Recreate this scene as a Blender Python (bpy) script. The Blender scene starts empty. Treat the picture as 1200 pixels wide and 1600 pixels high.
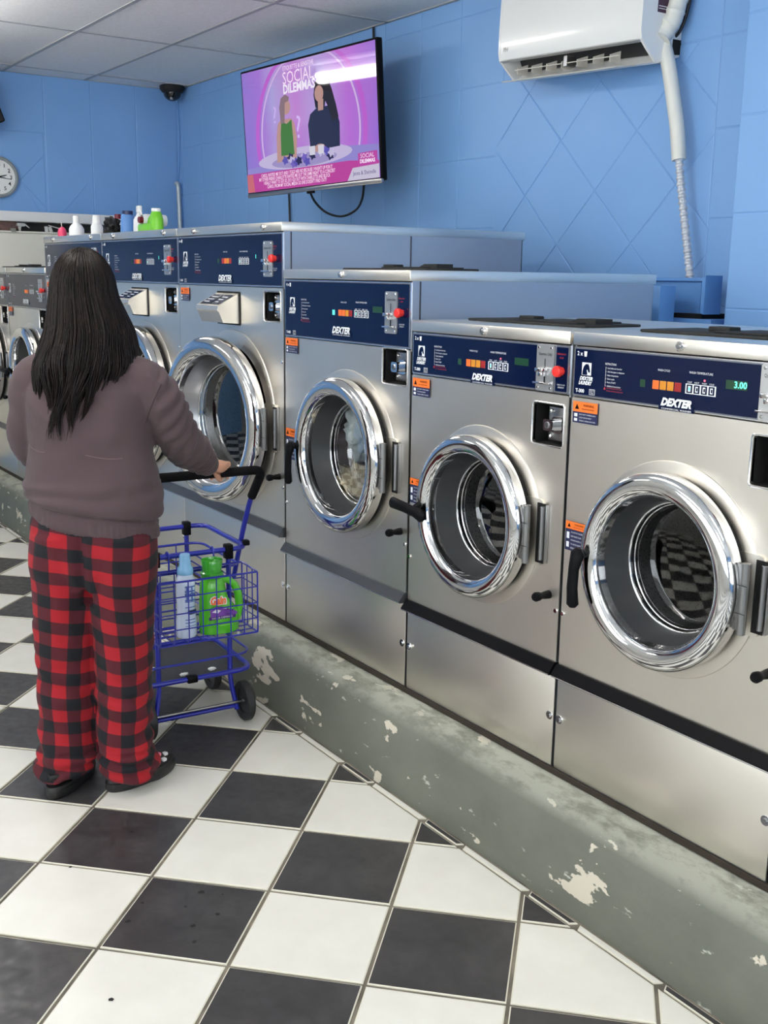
import bpy, bmesh, math, random
from mathutils import Vector, Matrix, noise
random.seed(7)
S = bpy.context.scene
COL = S.collection
PI = math.pi

# ------------------------------------------------------------------ camera
def cam_axes(yaw, pitch, roll):
    cy, sy, cp, sp = math.cos(yaw), math.sin(yaw), math.cos(pitch), math.sin(pitch)
    d = Vector((sy*cp, cy*cp, sp)); r = Vector((cy, -sy, 0)); u = r.cross(d)
    return (math.cos(roll)*r + math.sin(roll)*u, -math.sin(roll)*r + math.cos(roll)*u, d)
cr, cu, cd = cam_axes(.597036, -.213468, .014803)
cam = bpy.data.objects.new('camera', bpy.data.cameras.new('camera')); COL.objects.link(cam)
M = Matrix.Identity(4)
for i in range(3): M[i][0], M[i][1], M[i][2] = cr[i], cu[i], -cd[i]
M.translation = Vector((-1.81294, -1.88808, 1.45249))
cam.matrix_world = M
cam.data.sensor_width = 36; cam.data.lens = 36*1702.48/1600; cam.data.clip_start = .05
S.camera = cam

# ------------------------------------------------------------------ world + exposure
S.view_settings.view_transform = 'Standard'; S.view_settings.look = 'None'
S.view_settings.gamma = 1; S.view_settings.use_curve_mapping = False
S.view_settings.exposure = -0.12
w = bpy.data.worlds.new('world'); S.world = w; w.use_nodes = True
w.node_tree.nodes['Background'].inputs[0].default_value = (.93, .96, 1, 1)
w.node_tree.nodes['Background'].inputs[1].default_value = 5.5
TUBE = 24.0      # radiance of the fluorescent diffusers
TVTILT = .05

# ------------------------------------------------------------------ materials
def srgb(*c):
    return tuple(((v/255)/12.92 if v/255 <= .04045 else ((v/255+.055)/1.055)**2.4) for v in c)
MATS = {}
def mat(name, col, rough=.5, metal=0, emit=None, spec=None, alpha=None, coat=0, trans=0):
    if name in MATS: return MATS[name]
    m = bpy.data.materials.new(name); m.use_nodes = True
    b = m.node_tree.nodes['Principled BSDF']
    b.inputs['Base Color'].default_value = (*col, 1); b.inputs['Roughness'].default_value = rough
    b.inputs['Metallic'].default_value = metal
    if emit:
        b.inputs['Emission Color'].default_value = (*col, 1); b.inputs['Emission Strength'].default_value = emit
    if spec is not None: b.inputs['Specular IOR Level'].default_value = spec
    if coat: b.inputs['Coat Weight'].default_value = coat; b.inputs['Coat Roughness'].default_value = .08
    if trans: b.inputs['Transmission Weight'].default_value = trans
    MATS[name] = m; return m
def nt(m): return m.node_tree, m.node_tree.nodes, m.node_tree.links, m.node_tree.nodes['Principled BSDF']
def coords(m, scale=(1, 1, 1), kind='Object'):
    t, n, l, b = nt(m)
    tc = n.new('ShaderNodeTexCoord'); mp = n.new('ShaderNodeMapping'); mp.inputs['Scale'].default_value = scale
    l.new(tc.outputs[kind], mp.inputs[0]); return mp.outputs[0]
def ntex(m, vec, scale, detail=4, rough=.5, dist=0):
    t, n, l, b = nt(m)
    x = n.new('ShaderNodeTexNoise'); x.inputs['Scale'].default_value = scale; x.inputs['Detail'].default_value = detail
    x.inputs['Roughness'].default_value = rough; x.inputs['Distortion'].default_value = dist
    if vec: l.new(vec, x.inputs['Vector'])
    return x.outputs['Fac']
def ramp(m, fac, stops, interp='LINEAR'):
    t, n, l, b = nt(m)
    r = n.new('ShaderNodeValToRGB'); r.color_ramp.interpolation = interp
    e = r.color_ramp.elements
    e[0].position, e[0].color = stops[0][0], (*stops[0][1], 1)
    e[1].position, e[1].color = stops[-1][0], (*stops[-1][1], 1)
    for p_, c_ in stops[1:-1]:
        k = e.new(p_); k.color = (*c_, 1)
    l.new(fac, r.inputs[0]); return r.outputs[0]
def bump(m, h, strength=.2, dist=.002):
    t, n, l, b = nt(m)
    x = n.new('ShaderNodeBump'); x.inputs['Strength'].default_value = strength; x.inputs['Distance'].default_value = dist
    l.new(h, x.inputs['Height']); l.new(x.outputs[0], b.inputs['Normal'])
def g3(v): return (v, v, v)
def mixc(m, fac, a, b_):
    t, n, l, b = nt(m)
    x = n.new('ShaderNodeMix'); x.data_type = 'RGBA'
    for s, v in ((x.inputs[0], fac), (x.inputs[6], a), (x.inputs[7], b_)):
        if hasattr(v, 'links') or isinstance(v, bpy.types.NodeSocket): l.new(v, s)
        elif isinstance(v, (int, float)): s.default_value = v
        else: s.default_value = (*v, 1)
    return x.outputs[2]

def steel(name, col, rough, sc=(6, 6, 90), var=.08):
    m = mat(name, col, rough, 1); t, n, l, b = nt(m)
    v = coords(m, (30, 30, 90)); f = ntex(m, v, 6, 3)
    l.new(ramp(m, f, [(.3, g3(rough-var*.5)), (.7, g3(rough+var*.5))]), b.inputs['Roughness'])
    f2 = ntex(m, coords(m, (1, 1, 1)), 2.2, 5, .6)
    c0 = tuple(c*.93 for c in col); l.new(ramp(m, f2, [(.35, c0), (.65, col)]), b.inputs['Base Color'])
    f3 = ntex(m, coords(m, (240, 240, 240)), 1, 2); bump(m, f3, .03, .0003)
    return m
STEEL = steel('brushed_steel', (.80, .755, .68), .37)
LIDSTEEL = steel('lid_steel', (.84, .80, .73), .34)
SIDE = mat('side_steel', (.42, .455, .51), .34, .75)
CHROME = mat('chrome', (.74, .74, .75), .07, 1)
DARKCHROME = mat('satin_metal', (.33, .33, .34), .28, 1)
ALU = mat('aluminium_trim', (.82, .82, .84), .22, 1)
NAVY = mat('navy_panel', srgb(4, 18, 52), .16, 0, spec=.35)
NAVYL = mat('navy_print', srgb(28, 34, 74), .4)
BLACK = mat('black_plastic', (.005, .005, .006), .42, spec=.08)
BLACKM = mat('black_matte', (.01, .01, .01), .75)
VOID = mat('gap_black', (.004, .004, .004), .9)
WHITEP = mat('white_print', (.75, .77, .8), .5)
REDP = mat('red_print', srgb(170, 40, 50), .5)
REDB = mat('red_button', srgb(226, 52, 46), .3)
ORANGE = mat('orange_print', srgb(240, 116, 40), .45)
YEL = mat('amber_window', srgb(196, 128, 34), .35, emit=.12)
ORW = mat('orange_window', srgb(226, 104, 40), .35, emit=.15)
REDW = mat('red_window', srgb(150, 34, 34), .35)
DKRED = mat('dark_red_window', srgb(60, 16, 20), .35)
DKGRN = mat('dark_green_window', srgb(22, 62, 40), .3)
GRNLED = mat('green_digits', (.12, .95, .62), .4, emit=1.6)
GRNL = mat('green_lamp', (.1, .75, .55), .3, emit=.5)
REDLED = mat('red_lamp', (1, .1, .15), .3, emit=2)
RUBBER = mat('door_gasket', (.035, .037, .04), .38)
DRUM = mat('drum_steel', (.30, .30, .31), .35, 1)
t_, n_, l_, b_ = nt(DRUM)
vo = n_.new('ShaderNodeTexVoronoi'); vo.inputs['Scale'].default_value = 130; l_.new(coords(DRUM), vo.inputs['Vector'])
l_.new(ramp(DRUM, vo.outputs['Distance'], [(.25, g3(.02)), (.34, g3(.07))]), b_.inputs['Base Color'])
def glassmat(name, tint, base):
    m = bpy.data.materials.new(name); m.use_nodes = True; n, l = m.node_tree.nodes, m.node_tree.links
    n.remove(n['Principled BSDF']); o = n['Material Output']
    a = n.new('ShaderNodeBsdfTransparent'); a.inputs[0].default_value = (*tint, 1)
    g = n.new('ShaderNodeBsdfGlossy'); g.inputs['Roughness'].default_value = .02
    lw = n.new('ShaderNodeLayerWeight'); lw.inputs[0].default_value = .5
    pw = n.new('ShaderNodeMath'); pw.operation = 'POWER'; pw.inputs[1].default_value = 2.2; l.new(lw.outputs['Facing'], pw.inputs[0])
    f = n.new('ShaderNodeMath'); f.operation = 'ADD'; f.inputs[1].default_value = .04; l.new(pw.outputs[0], f.inputs[0])
    ad = n.new('ShaderNodeMath'); ad.operation = 'MULTIPLY'; ad.inputs[1].default_value = base; l.new(f.outputs[0], ad.inputs[0])
    x = n.new('ShaderNodeMixShader'); l.new(ad.outputs[0], x.inputs[0]); l.new(a.outputs[0], x.inputs[1]); l.new(g.outputs[0], x.inputs[2])
    l.new(x.outputs[0], o.inputs[0]); return m
GLASS = glassmat('door_glass', (.86, .88, .88), 1)

# blue painted panelling
BLUE = mat('blue_wall_paint', srgb(112, 164, 222), .42)
t_, n_, l_, b_ = nt(BLUE)
v = coords(BLUE); f = ntex(BLUE, v, 1.3, 3)
l_.new(ramp(BLUE, f, [(.3, srgb(120, 166, 219)), (.7, srgb(128, 172, 224))]), b_.inputs['Base Color'])
bump(BLUE, ntex(BLUE, coords(BLUE), 55, 3), .12, .002)
BLUED = mat('blue_conduit_paint', srgb(96, 148, 208), .45)
WHT = mat('tile_white', srgb(232, 230, 222), .3)
t_, n_, l_, b_ = nt(WHT)
f = ntex(WHT, coords(WHT), 9, 4, .55)
l_.new(ramp(WHT, f, [(.25, srgb(211, 208, 199)), (.75, srgb(220, 218, 210))]), b_.inputs['Base Color'])
l_.new(ramp(WHT, ntex(WHT, coords(WHT), 12, 3), [(.2, g3(.28)), (.8, g3(.36))]), b_.inputs['Roughness'])
BLK = mat('tile_black', srgb(52, 51, 53), .35)
t_, n_, l_, b_ = nt(BLK)
f = ntex(BLK, coords(BLK), 9, 6, .65, .6)
l_.new(ramp(BLK, f, [(.3, srgb(44, 43, 45)), (.7, srgb(66, 64, 65))]), b_.inputs['Base Color'])
l_.new(ramp(BLK, ntex(BLK, coords(BLK), 30, 3), [(.3, g3(.28)), (.7, g3(.48))]), b_.inputs['Roughness'])
TEDGE = mat('tile_edge', srgb(206, 202, 186), .5)
GROUT = mat('grout', srgb(112, 106, 94), .85)
t_, n_, l_, b_ = nt(GROUT)
l_.new(ramp(GROUT, ntex(GROUT, coords(GROUT), 8, 5), [(.3, srgb(78, 74, 66)), (.7, srgb(138, 130, 116))]), b_.inputs['Base Color'])
# curb paint: grey green with chipped patches
CURB = mat('curb_paint', srgb(104, 110, 102), .55)
t_, n_, l_, b_ = nt(CURB)
v = coords(CURB, (1, 1, 1.6)); base = ramp(CURB, ntex(CURB, v, 3, 6, .6), [(.3, srgb(92, 94, 84)), (.7, srgb(108, 110, 99))])
chip = ramp(CURB, ntex(CURB, coords(CURB, (1, .6, 1.3)), 10.5, 7, .55, .3), [(.625, g3(0)), (.635, g3(1))])
scr = ramp(CURB, ntex(CURB, coords(CURB, (1, .35, 1)), 30, 5, .6), [(.655, g3(0)), (.70, g3(1))])
c1 = mixc(CURB, scr, base, srgb(176, 178, 166)); c2 = mixc(CURB, chip, c1, srgb(192, 184, 168))
# worn upper edge
sx = n_.new('ShaderNodeSeparateXYZ'); tc = n_.new('ShaderNodeTexCoord'); l_.new(tc.outputs['Object'], sx.inputs[0])
mr = n_.new('ShaderNodeMapRange'); mr.inputs[1].default_value = .178; mr.inputs[2].default_value = .222; l_.new(sx.outputs[2], mr.inputs[0])
ed = n_.new('ShaderNodeMath'); ed.operation = 'MULTIPLY'; l_.new(mr.outputs[0], ed.inputs[0])
l_.new(ramp(CURB, ntex(CURB, coords(CURB, (1, .5, 1)), 16, 6, .7), [(.40, g3(.25)), (.55, g3(1))]), ed.inputs[1])
c3 = mixc(CURB, ed.outputs[0], c2, srgb(164, 166, 153))
l_.new(c3, b_.inputs['Base Color'])
hb = n_.new('ShaderNodeMath'); hb.operation = 'SUBTRACT'; l_.new(ntex(CURB, coords(CURB), 22, 5), hb.inputs[0]); l_.new(chip, hb.inputs[1])
bump(CURB, hb.outputs[0], .35, .004)
# ceiling
CEIL = mat('ceiling_tile', srgb(216, 216, 214), .85)
t_, n_, l_, b_ = nt(CEIL)
l_.new(ramp(CEIL, ntex(CEIL, coords(CEIL), 60, 4, .7), [(.3, srgb(226, 226, 226)), (.7, srgb(240, 240, 240))]), b_.inputs['Base Color'])
bump(CEIL, ntex(CEIL, coords(CEIL), 120, 3), .3, .003)
GRID = mat('ceiling_grid', srgb(170, 170, 172), .5)
BEIGE = mat('beige_paint', srgb(214, 212, 200), .5)
WHITE = mat('white_plastic', srgb(232, 232, 230), .28, coat=.3)
WTRIM = mat('white_trim', srgb(228, 228, 226), .5)
GAPSHADE = mat('gap_shade', srgb(58, 56, 56), .6)
LAMP = mat('lamp_diffuser', (1, .97, .92), .5, emit=TUBE)

# ------------------------------------------------------------------ mesh helpers
class MB:
    def __init__(s): s.v = []; s.f = []; s.m = []; s.cur = 0; s.T = Matrix.Identity(4)
    def add(s, vs, fs):
        o = len(s.v); s.v += [tuple(s.T @ Vector(v)) for v in vs]
        s.f += [tuple(i+o for i in f) for f in fs]; s.m += [s.cur]*len(fs); return s
    def box(s, x0, x1, y0, y1, z0, z1):
        return s.add([(x0,y0,z0),(x1,y0,z0),(x1,y1,z0),(x0,y1,z0),(x0,y0,z1),(x1,y0,z1),(x1,y1,z1),(x0,y1,z1)],
                     [(0,3,2,1),(4,5,6,7),(0,1,5,4),(1,2,6,5),(2,3,7,6),(3,0,4,7)])
    def bbox(s, x0, x1, y0, y1, z0, z1, b=.003):     # bevelled box
        b = min(b, (x1-x0)*.45, (y1-y0)*.45, (z1-z0)*.45)
        bm = bmesh.new(); bmesh.ops.create_cube(bm, size=1)
        for v in bm.verts: v.co = ((x0+x1)/2+v.co.x*(x1-x0), (y0+y1)/2+v.co.y*(y1-y0), (z0+z1)/2+v.co.z*(z1-z0))
        bmesh.ops.bevel(bm, geom=bm.edges[:], offset=b, segments=2, affect='EDGES', profile=.5)
        bm.verts.index_update()
        s.add([tuple(v.co) for v in bm.verts], [tuple(v.index for v in f.verts) for f in bm.faces]); bm.free(); return s
    def prism(s, pts, a0, a1, ax=1):
        """polygon pts (2D) extruded along axis ax (0,1,2); 2D coords are the other axes in order"""
        n = len(pts)
        def P(p, a):
            q = [0, 0, 0]; o = [i for i in range(3) if i != ax]; q[o[0]], q[o[1]], q[ax] = p[0], p[1], a; return tuple(q)
        vs = [P(p, a0) for p in pts]+[P(p, a1) for p in pts]
        fs = [tuple(range(n)), tuple(range(2*n-1, n-1, -1))]+[(i, i+n, (i+1) % n+n, (i+1) % n) for i in range(n)]
        return s.add(vs, fs)
    def lathe(s, prof, n=48, c=(0, 0, 0), ax='y', closed=False, sc=(1, 1)):
        """prof list of (radius, axial)"""
        vs = []; fs = []; k = len(prof)
        for i in range(n):
            a = 2*PI*i/n; ca, sa = math.cos(a)*sc[0], math.sin(a)*sc[1]
            for r, h in prof:
                if ax == 'y': vs.append((c[0]+r*ca, c[1]+h, c[2]+r*sa))
                elif ax == 'z': vs.append((c[0]+r*ca, c[1]+r*sa, c[2]+h))
                else: vs.append((c[0]+h, c[1]+r*ca, c[2]+r*sa))
        for i in range(n):
            for j in range(k if closed else k-1):
                a, b = i*k+j, i*k+(j+1) % k; a2, b2 = ((i+1) % n)*k+j, ((i+1) % n)*k+(j+1) % k
                fs.append((a, b, b2, a2))
        return s.add(vs, fs)
    def cyl(s, c, r, h0, h1, ax='z', n=20, r2=None, bev=0):
        r2 = r if r2 is None else r2
        pr = [(0.0001, h0), (r-bev, h0), (r, h0+(bev if h1 > h0 else -bev)), (r2, h1-(bev if h1 > h0 else -bev)), (r2-bev, h1), (0.0001, h1)]
        return s.lathe(pr, n, c, ax)
    def tube(s, pts, r, n=8, closed=False, cap=True, flat=1.0):
        P = [Vector(p) for p in pts]; m = len(P)
        rr = r if isinstance(r, (list, tuple)) else [r]*m
        vs = []; fs = []; up = None
        for i in range(m):
            if closed: t = (P[(i+1) % m]-P[i-1])
            else: t = P[min(i+1, m-1)]-P[max(i-1, 0)]
            t = t.normalized() if t.length > 1e-9 else Vector((0, 0, 1))
            if up is None:
                up = Vector((0, 0, 1)) if abs(t.z) < .9 else Vector((1, 0, 0))
            a = (up - t*up.dot(t)); a = a.normalized() if a.length > 1e-6 else t.orthogonal().normalized()
            b = t.cross(a); up = a
            for j in range(n):
                q = 2*PI*j/n; vs.append(tuple(P[i]+(a*math.cos(q)+b*math.sin(q)*flat)*rr[i]))
        for i in range(m if closed else m-1):
            for j in range(n):
                i2 = (i+1) % m
                fs.append((i*n+j, i*n+(j+1) % n, i2*n+(j+1) % n, i2*n+j))
        if cap and not closed: fs += [tuple(range(n-1, -1, -1)), tuple(range((m-1)*n, m*n))]
        return s.add(vs, fs)
    def loft(s, rings, n=24, cap=True):
        """rings: list of (cx, cy, cz, rx, ry[, Matrix3]) ellipses; default in the xy plane"""
        vs = []; fs = []
        for R in rings:
            c = Vector(R[:3]); rot = R[5] if len(R) > 5 else None
            for j in range(n):
                a = 2*PI*j/n; d = Vector((R[3]*math.cos(a), R[4]*math.sin(a), 0))
                if rot is not None: d = rot @ d
                vs.append(tuple(c+d))
        m = len(rings)
        for i in range(m-1):
            for j in range(n): fs.append((i*n+j, i*n+(j+1) % n, (i+1)*n+(j+1) % n, (i+1)*n+j))
        if cap: fs += [tuple(range(n-1, -1, -1)), tuple(range((m-1)*n, m*n))]
        return s.add(vs, fs)
    def mesh(s, name, mats, smooth=None):
        me = bpy.data.meshes.new(name); me.from_pydata(s.v, [], s.f)
        mats = mats if isinstance(mats, (list, tuple)) else [mats]
        for m in mats: me.materials.append(m)
        bm = bmesh.new(); bm.from_mesh(me)
        for f, k in zip(bm.faces, s.m): f.material_index = k
        bmesh.ops.remove_doubles(bm, verts=bm.verts[:], dist=1e-6)
        bmesh.ops.recalc_face_normals(bm, faces=bm.faces[:])
        if smooth is not None:
            for f in bm.faces: f.smooth = True
            for e in bm.edges:
                e.smooth = not (len(e.link_faces) == 2 and e.calc_face_angle(0) > math.radians(smooth))
        bm.to_mesh(me); bm.free(); me.update(); return me
    def obj(s, name, mats, parent=None, smooth=None, **kw):
        return link(name, s.mesh(name, mats, smooth), parent, **kw)
def link(name, data, parent=None, loc=None, rot=None, **props):
    o = bpy.data.objects.new(name, data); COL.objects.link(o)
    if parent: o.parent = parent
    if loc is not None: o.location = loc
    if rot is not None: o.rotation_euler = rot
    for k, v in props.items(): o[k] = v
    return o
def thing(name, label, cat, loc=(0, 0, 0), rot=(0, 0, 0), group=None):
    o = link(name, None, None, loc, rot, label=label, category=cat); o.empty_display_size = .05
    if group: o['group'] = group
    return o
def tag(o, label, cat, group=None):
    o['label'] = label; o['category'] = cat
    if group: o['group'] = group
    return o
def arc(c, r, a0, a1, n=8): return [(c[0]+r*math.cos(a0+(a1-a0)*i/n), c[1]+r*math.sin(a0+(a1-a0)*i/n)) for i in range(n+1)]
def rrect(x0, x1, y0, y1, r, n=5):
    return arc((x1-r, y0+r), r, -PI/2, 0, n)+arc((x1-r, y1-r), r, 0, PI/2, n)+arc((x0+r, y1-r), r, PI/2, PI, n)+arc((x0+r, y0+r), r, PI, 1.5*PI, n)
_tc = {}
def text_geo(s, size, shear=0, bold=0, align='CENTER', width=None, sx=1):
    """text outline triangles in the xy plane"""
    k = (s, size, shear, bold, align, width, sx)
    if k not in _tc:
        c = bpy.data.curves.new('t', 'FONT'); c.body = s; c.size = size; c.shear = shear; c.offset = bold
        c.align_x = align; c.align_y = 'CENTER'; c.resolution_u = 2
        o = bpy.data.objects.new('t', c); COL.objects.link(o)
        me = bpy.data.meshes.new_from_object(o)
        vs = [tuple(v.co) for v in me.vertices]; fs = [tuple(p.vertices) for p in me.polygons]
        bpy.data.objects.remove(o); bpy.data.curves.remove(c); bpy.data.meshes.remove(me)
        if width and vs:
            x0, x1 = min(v[0] for v in vs), max(v[0] for v in vs); kx = width/max(1e-6, x1-x0)
            off = {'CENTER': (x0+x1)/2, 'LEFT': x0, 'RIGHT': x1}[align]
            vs = [((v[0]-off)*kx, v[1], 0) for v in vs]
        _tc[k] = (vs, fs)
    return _tc[k]
def put_text(mb, s, size, x, z, y=0, **kw):
    """text upright in the local xz plane facing -y"""
    vs, fs = text_geo(s, size, **kw)
    mb.add([(x+a, y, z+b) for a, b, _ in vs], fs)
def flat(mb, pts, y=0): mb.add([(p[0], y, p[1]) for p in pts], [tuple(range(len(pts)))])
def rect(mb, x0, x1, z0, z1, y=0): flat(mb, [(x0, z0), (x1, z0), (x1, z1), (x0, z1)], y)

# ------------------------------------------------------------------ room: constants
HC = .2324                # top of the plinth under the machines
XW, YW, ZC = 1.5, 5.667, 2.705
XL, YF = -4.2, -5.0

# lamps: fixtures hung below the ceiling, shaped to light walls and ceiling (out of frame, seen in the reflections)
def hung_lamp(x, y, lx=.20, ly=1.22):
    if x > -.6: lx = .13
    t = thing('ceiling_light', 'hung fluorescent ceiling light over the floor at %s' % ('left rear' if y > 3 else 'middle' if y > 0 else 'front'), 'light', (x, y, ZC-.002))
    MB().bbox(-lx*.2, lx*.2, -ly/2, ly/2, -.045, .0).obj('frame', WTRIM, t)
    MB().prism([(-lx*.35, -.046), (-lx/2, -.07), (-lx*.4, -.10), (-lx*.2, -.115), (lx*.2, -.115), (lx*.4, -.10), (lx/2, -.07), (lx*.35, -.046)], -ly/2+.02, ly/2-.02, 1).obj('diffuser', LAMP, t)
    return t
k = 0
for x, y in ((-.52, 3.92), (-1.05, .9), (-1.05, -1.9), (-3.0, 3.6), (-3.0, .4), (-3.0, -2.4)):  # first placed by the screen's reflection, the rest invented
    o = hung_lamp(x, y)
    o['label'] = ['fluorescent ceiling light above the woman and cart', 'unseen fluorescent ceiling light above the aisle by the washers', 'unseen fluorescent ceiling light nearest the shop window on the washer side',
                  'unseen fluorescent ceiling light far back over the left aisle', 'unseen fluorescent ceiling light midway over the left aisle', 'unseen fluorescent ceiling light nearest the shop window on the left'][k]
    o['group'] = 'fluorescent ceiling lights'; k += 1

# ------------------------------------------------------------------ setting
def struct(o): o['kind'] = 'structure'; return o
floor = struct(MB().box(XL, XW, YF, YW, -.06, -.004).obj('floor', GROUT))
T = .3002; th = .7841; TX, TY = -1.1212, .2245
ux, uy = math.cos(th), math.sin(th)
XCLIP = -.187
def clip(poly, f):
    out = []
    for i in range(len(poly)):
        a, b = poly[i], poly[(i+1) % len(poly)]; fa, fb = f(a), f(b)
        if fa >= 0: out.append(a)
        if fa*fb < 0: t = fa/(fa-fb); out.append((a[0]+(b[0]-a[0])*t, a[1]+(b[1]-a[1])*t))
    return out
def inset(poly, d):
    n = len(poly); A = sum(poly[i][0]*poly[(i+1) % n][1]-poly[(i+1) % n][0]*poly[i][1] for i in range(n))
    s = 1 if A > 0 else -1; lines = []
    for i in range(n):
        a, b = Vector(poly[i]), Vector(poly[(i+1) % n]); t = (b-a)
        if t.length < 1e-7: return None
        t.normalize(); nn = Vector((-t.y, t.x))*s; lines.append((a+nn*d, t))
    out = []
    for i in range(n):
        p, t = lines[i-1]; q, u = lines[i]; den = t.x*u.y-t.y*u.x
        if abs(den) < 1e-9: out.append(tuple(q)); continue
        k_ = ((q.x-p.x)*u.y-(q.y-p.y)*u.x)/den; out.append(tuple(p+t*k_))
    return out
def tile_mesh(poly, m, zt=0, name='tile'):
    b = MB(); p1 = inset(poly, .0028)
    n = len(poly); vs = [(x, y, -.004) for x, y in poly]+[(x, y, zt-.0012) for x, y in poly]+[(x, y, zt) for x, y in p1]
    b.cur = 1; b.add(vs, [(i, (i+1) % n, (i+1) % n+n, i+n) for i in range(n)]+[(i+n, (i+1) % n+n, (i+1) % n+2*n, i+2*n) for i in range(n)])
    b.cur = 0; b.add([(x, y, zt) for x, y in p1], [tuple(range(n))])
    return b.mesh(name, [m, TEDGE])
half = T/2-.0042
sq = [(-half*ux+half*ux*0, 0)]
def sqpoly(cx, cy, h=half):
    return [(cx+a*h*ux+b*h*uy, cy+a*h*uy-b*h*ux) for a, b in ((-1, -1), (1, -1), (1, 1), (-1, 1))]
share = {}
for c in (0, 1): share[c] = tile_mesh(sqpoly(0, 0)[::1], (BLK, WHT)[c])
far_tiles = MB(); near = 0
camr = cam.matrix_world.inverted()
def seen(x, y, z=0, pad=80):
    q = camr @ Vector((x, y, z))
    if q.z > -.1: return False
    u = 600+1702.48*q.x/-q.z; v_ = 800-1702.48*q.y/-q.z
    return -pad < u < 1200+pad and -pad < v_ < 1600+pad
for i in range(-24, 30):
    for j in range(-26, 26):
        cx = TX+T*((i+.5)*ux+(j+.5)*uy); cy = TY+T*((i+.5)*uy-(j+.5)*ux)
        if cx < XL-.1 or cy < YF-.1 or cy > YW+.1 or cx > XCLIP+.21: continue
        c = (i+j) % 2
        poly = sqpoly(cx, cy)
        full = all(p[0] <= XCLIP and p[0] > XL and YF < p[1] < YW for p in poly)
        if not full:
            for f in (lambda p: XCLIP-p[0], lambda p: p[0]-XL, lambda p: p[1]-YF, lambda p: YW-p[1]): poly = clip(poly, f)
            if len(poly) < 3: continue
            A = abs(sum(poly[q][0]*poly[(q+1) % len(poly)][1]-poly[(q+1) % len(poly)][0]*poly[q][1] for q in range(len(poly))))/2
            if A < 2e-4: continue
            if A < .02 and -.78 < cy < -.55 and poly[0][0] < -.1 and max(p[0] for p in poly) > XCLIP-.01 and c == 0: c = 1
        if seen(cx, cy, 0, 140) and near < 300 and cx > -2.6:
            near += 1
            jz = random.uniform(-.0006, .0006)
            if full: link('tile', share[c], floor, (cx, cy, jz), (0, 0, random.choice((0, PI))))
            else: link('tile', tile_mesh(poly, (BLK, WHT)[c]), floor)
        else:
            far_tiles.cur = c; far_tiles.add([(x, y, 0) for x, y in poly], [tuple(range(len(poly)))])
far_tiles.obj('tile_field', [BLK, WHT], floor, kind='stuff')
# thin sliver tiles between the cut tiles and the plinth, following the colour of the tile before them
ys = []
d = T*math.sqrt(2)
y0 = None
for i in range(-24, 30):
    for j in range(-26, 26):
        cx = TX+T*((i+.5)*ux+(j+.5)*uy); cy = TY+T*((i+.5)*uy-(j+.5)*ux)
        if abs(XCLIP-.012-cx) < T*.7071:
            hw = T*.7071-abs(XCLIP-.002-cx)
            if hw > .02 and YF < cy < YW: ys.append((cy-hw+.004, cy+hw-.004, (i+j) % 2))
for a, b, c in ys:
    link('sliver_tile', tile_mesh([(XCLIP+.006, a+.01), (XCLIP+.024, a), (XCLIP+.024, b), (XCLIP+.006, b-.01)], (BLK, WHT)[c]), floor)

# ink spots and grit on the tiles
sp = MB()
for x, y, r in ((236+60, 0, 0),): pass
SPOT = mat('dark_spots', (.008, .008, .01), .6)
def floor_pt(u, v_):
    k_ = (cd+cr*((u-600)/1702.48)-cu*((v_-800)/1702.48)); t = -M.translation.z/k_.z; return M.translation+k_*t
for u, v_, r in ((315, 1394, .011), (290, 1417, .005), (340, 1429, .009), (302, 1447, .010), (304, 1472, .008), (223, 1411, .006), (200, 1440, .010), (206, 1300, .006), (348, 1398, .004), (174, 1562, .008), (110, 1355, .006)):
    p = floor_pt(u, v_); pts = []
    for q in range(12):
        a = 2*PI*q/12; rr = r*(.75+.4*noise.noise(Vector((math.cos(a)*1.5+u, math.sin(a)*1.5, v_)))); pts.append((p.x+rr*math.cos(a)*.9, p.y+rr*math.sin(a)*.9, .0009))
    sp.add(pts, [tuple(range(12))])
sp.obj('dried_spots', SPOT, floor, kind='stuff')

# plinth under the washers
def curb_prof():
    return [(-.152, -.05), (-.154, .0), (-.140, .07), (-.118, .15), (-.100, .185), (-.082, .203), (-.05, .214), (0.05, .220), (.06, .222), (1.1, .222), (1.1, -.05)]
b = MB(); n = 160; pr = curb_prof(); vs = []; fs = []
for i in range(n+1):
    y = YF+(YW-YF)*i/n
    for j, (x, z) in enumerate(pr):
        k_ = noise.noise(Vector((y*3, j*.9, 1)))*.004+noise.noise(Vector((y*11, j*1.7, 4)))*.0018 if 1 < j < 8 else 0
        vs.append((x+k_, y, z+k_*.6))
m_ = len(pr)
for i in range(n):
    for j in range(m_-1): fs.append((i*m_+j, i*m_+j+1, (i+1)*m_+j+1, (i+1)*m_+j))
b.add(vs, fs); plinth = struct(b.obj('trim_1', CURB, smooth=35))
plinth['label'] = 'chipped grey-green painted concrete plinth under the washers'
# dark strip painting in the shadow line at the foot of the machines
MB().box(-.004, .05, YF+.01, YW-.2, .219, .2335).obj('shadow_line', mat('foot_shade', srgb(46, 38, 28), .9), plinth)

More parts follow.
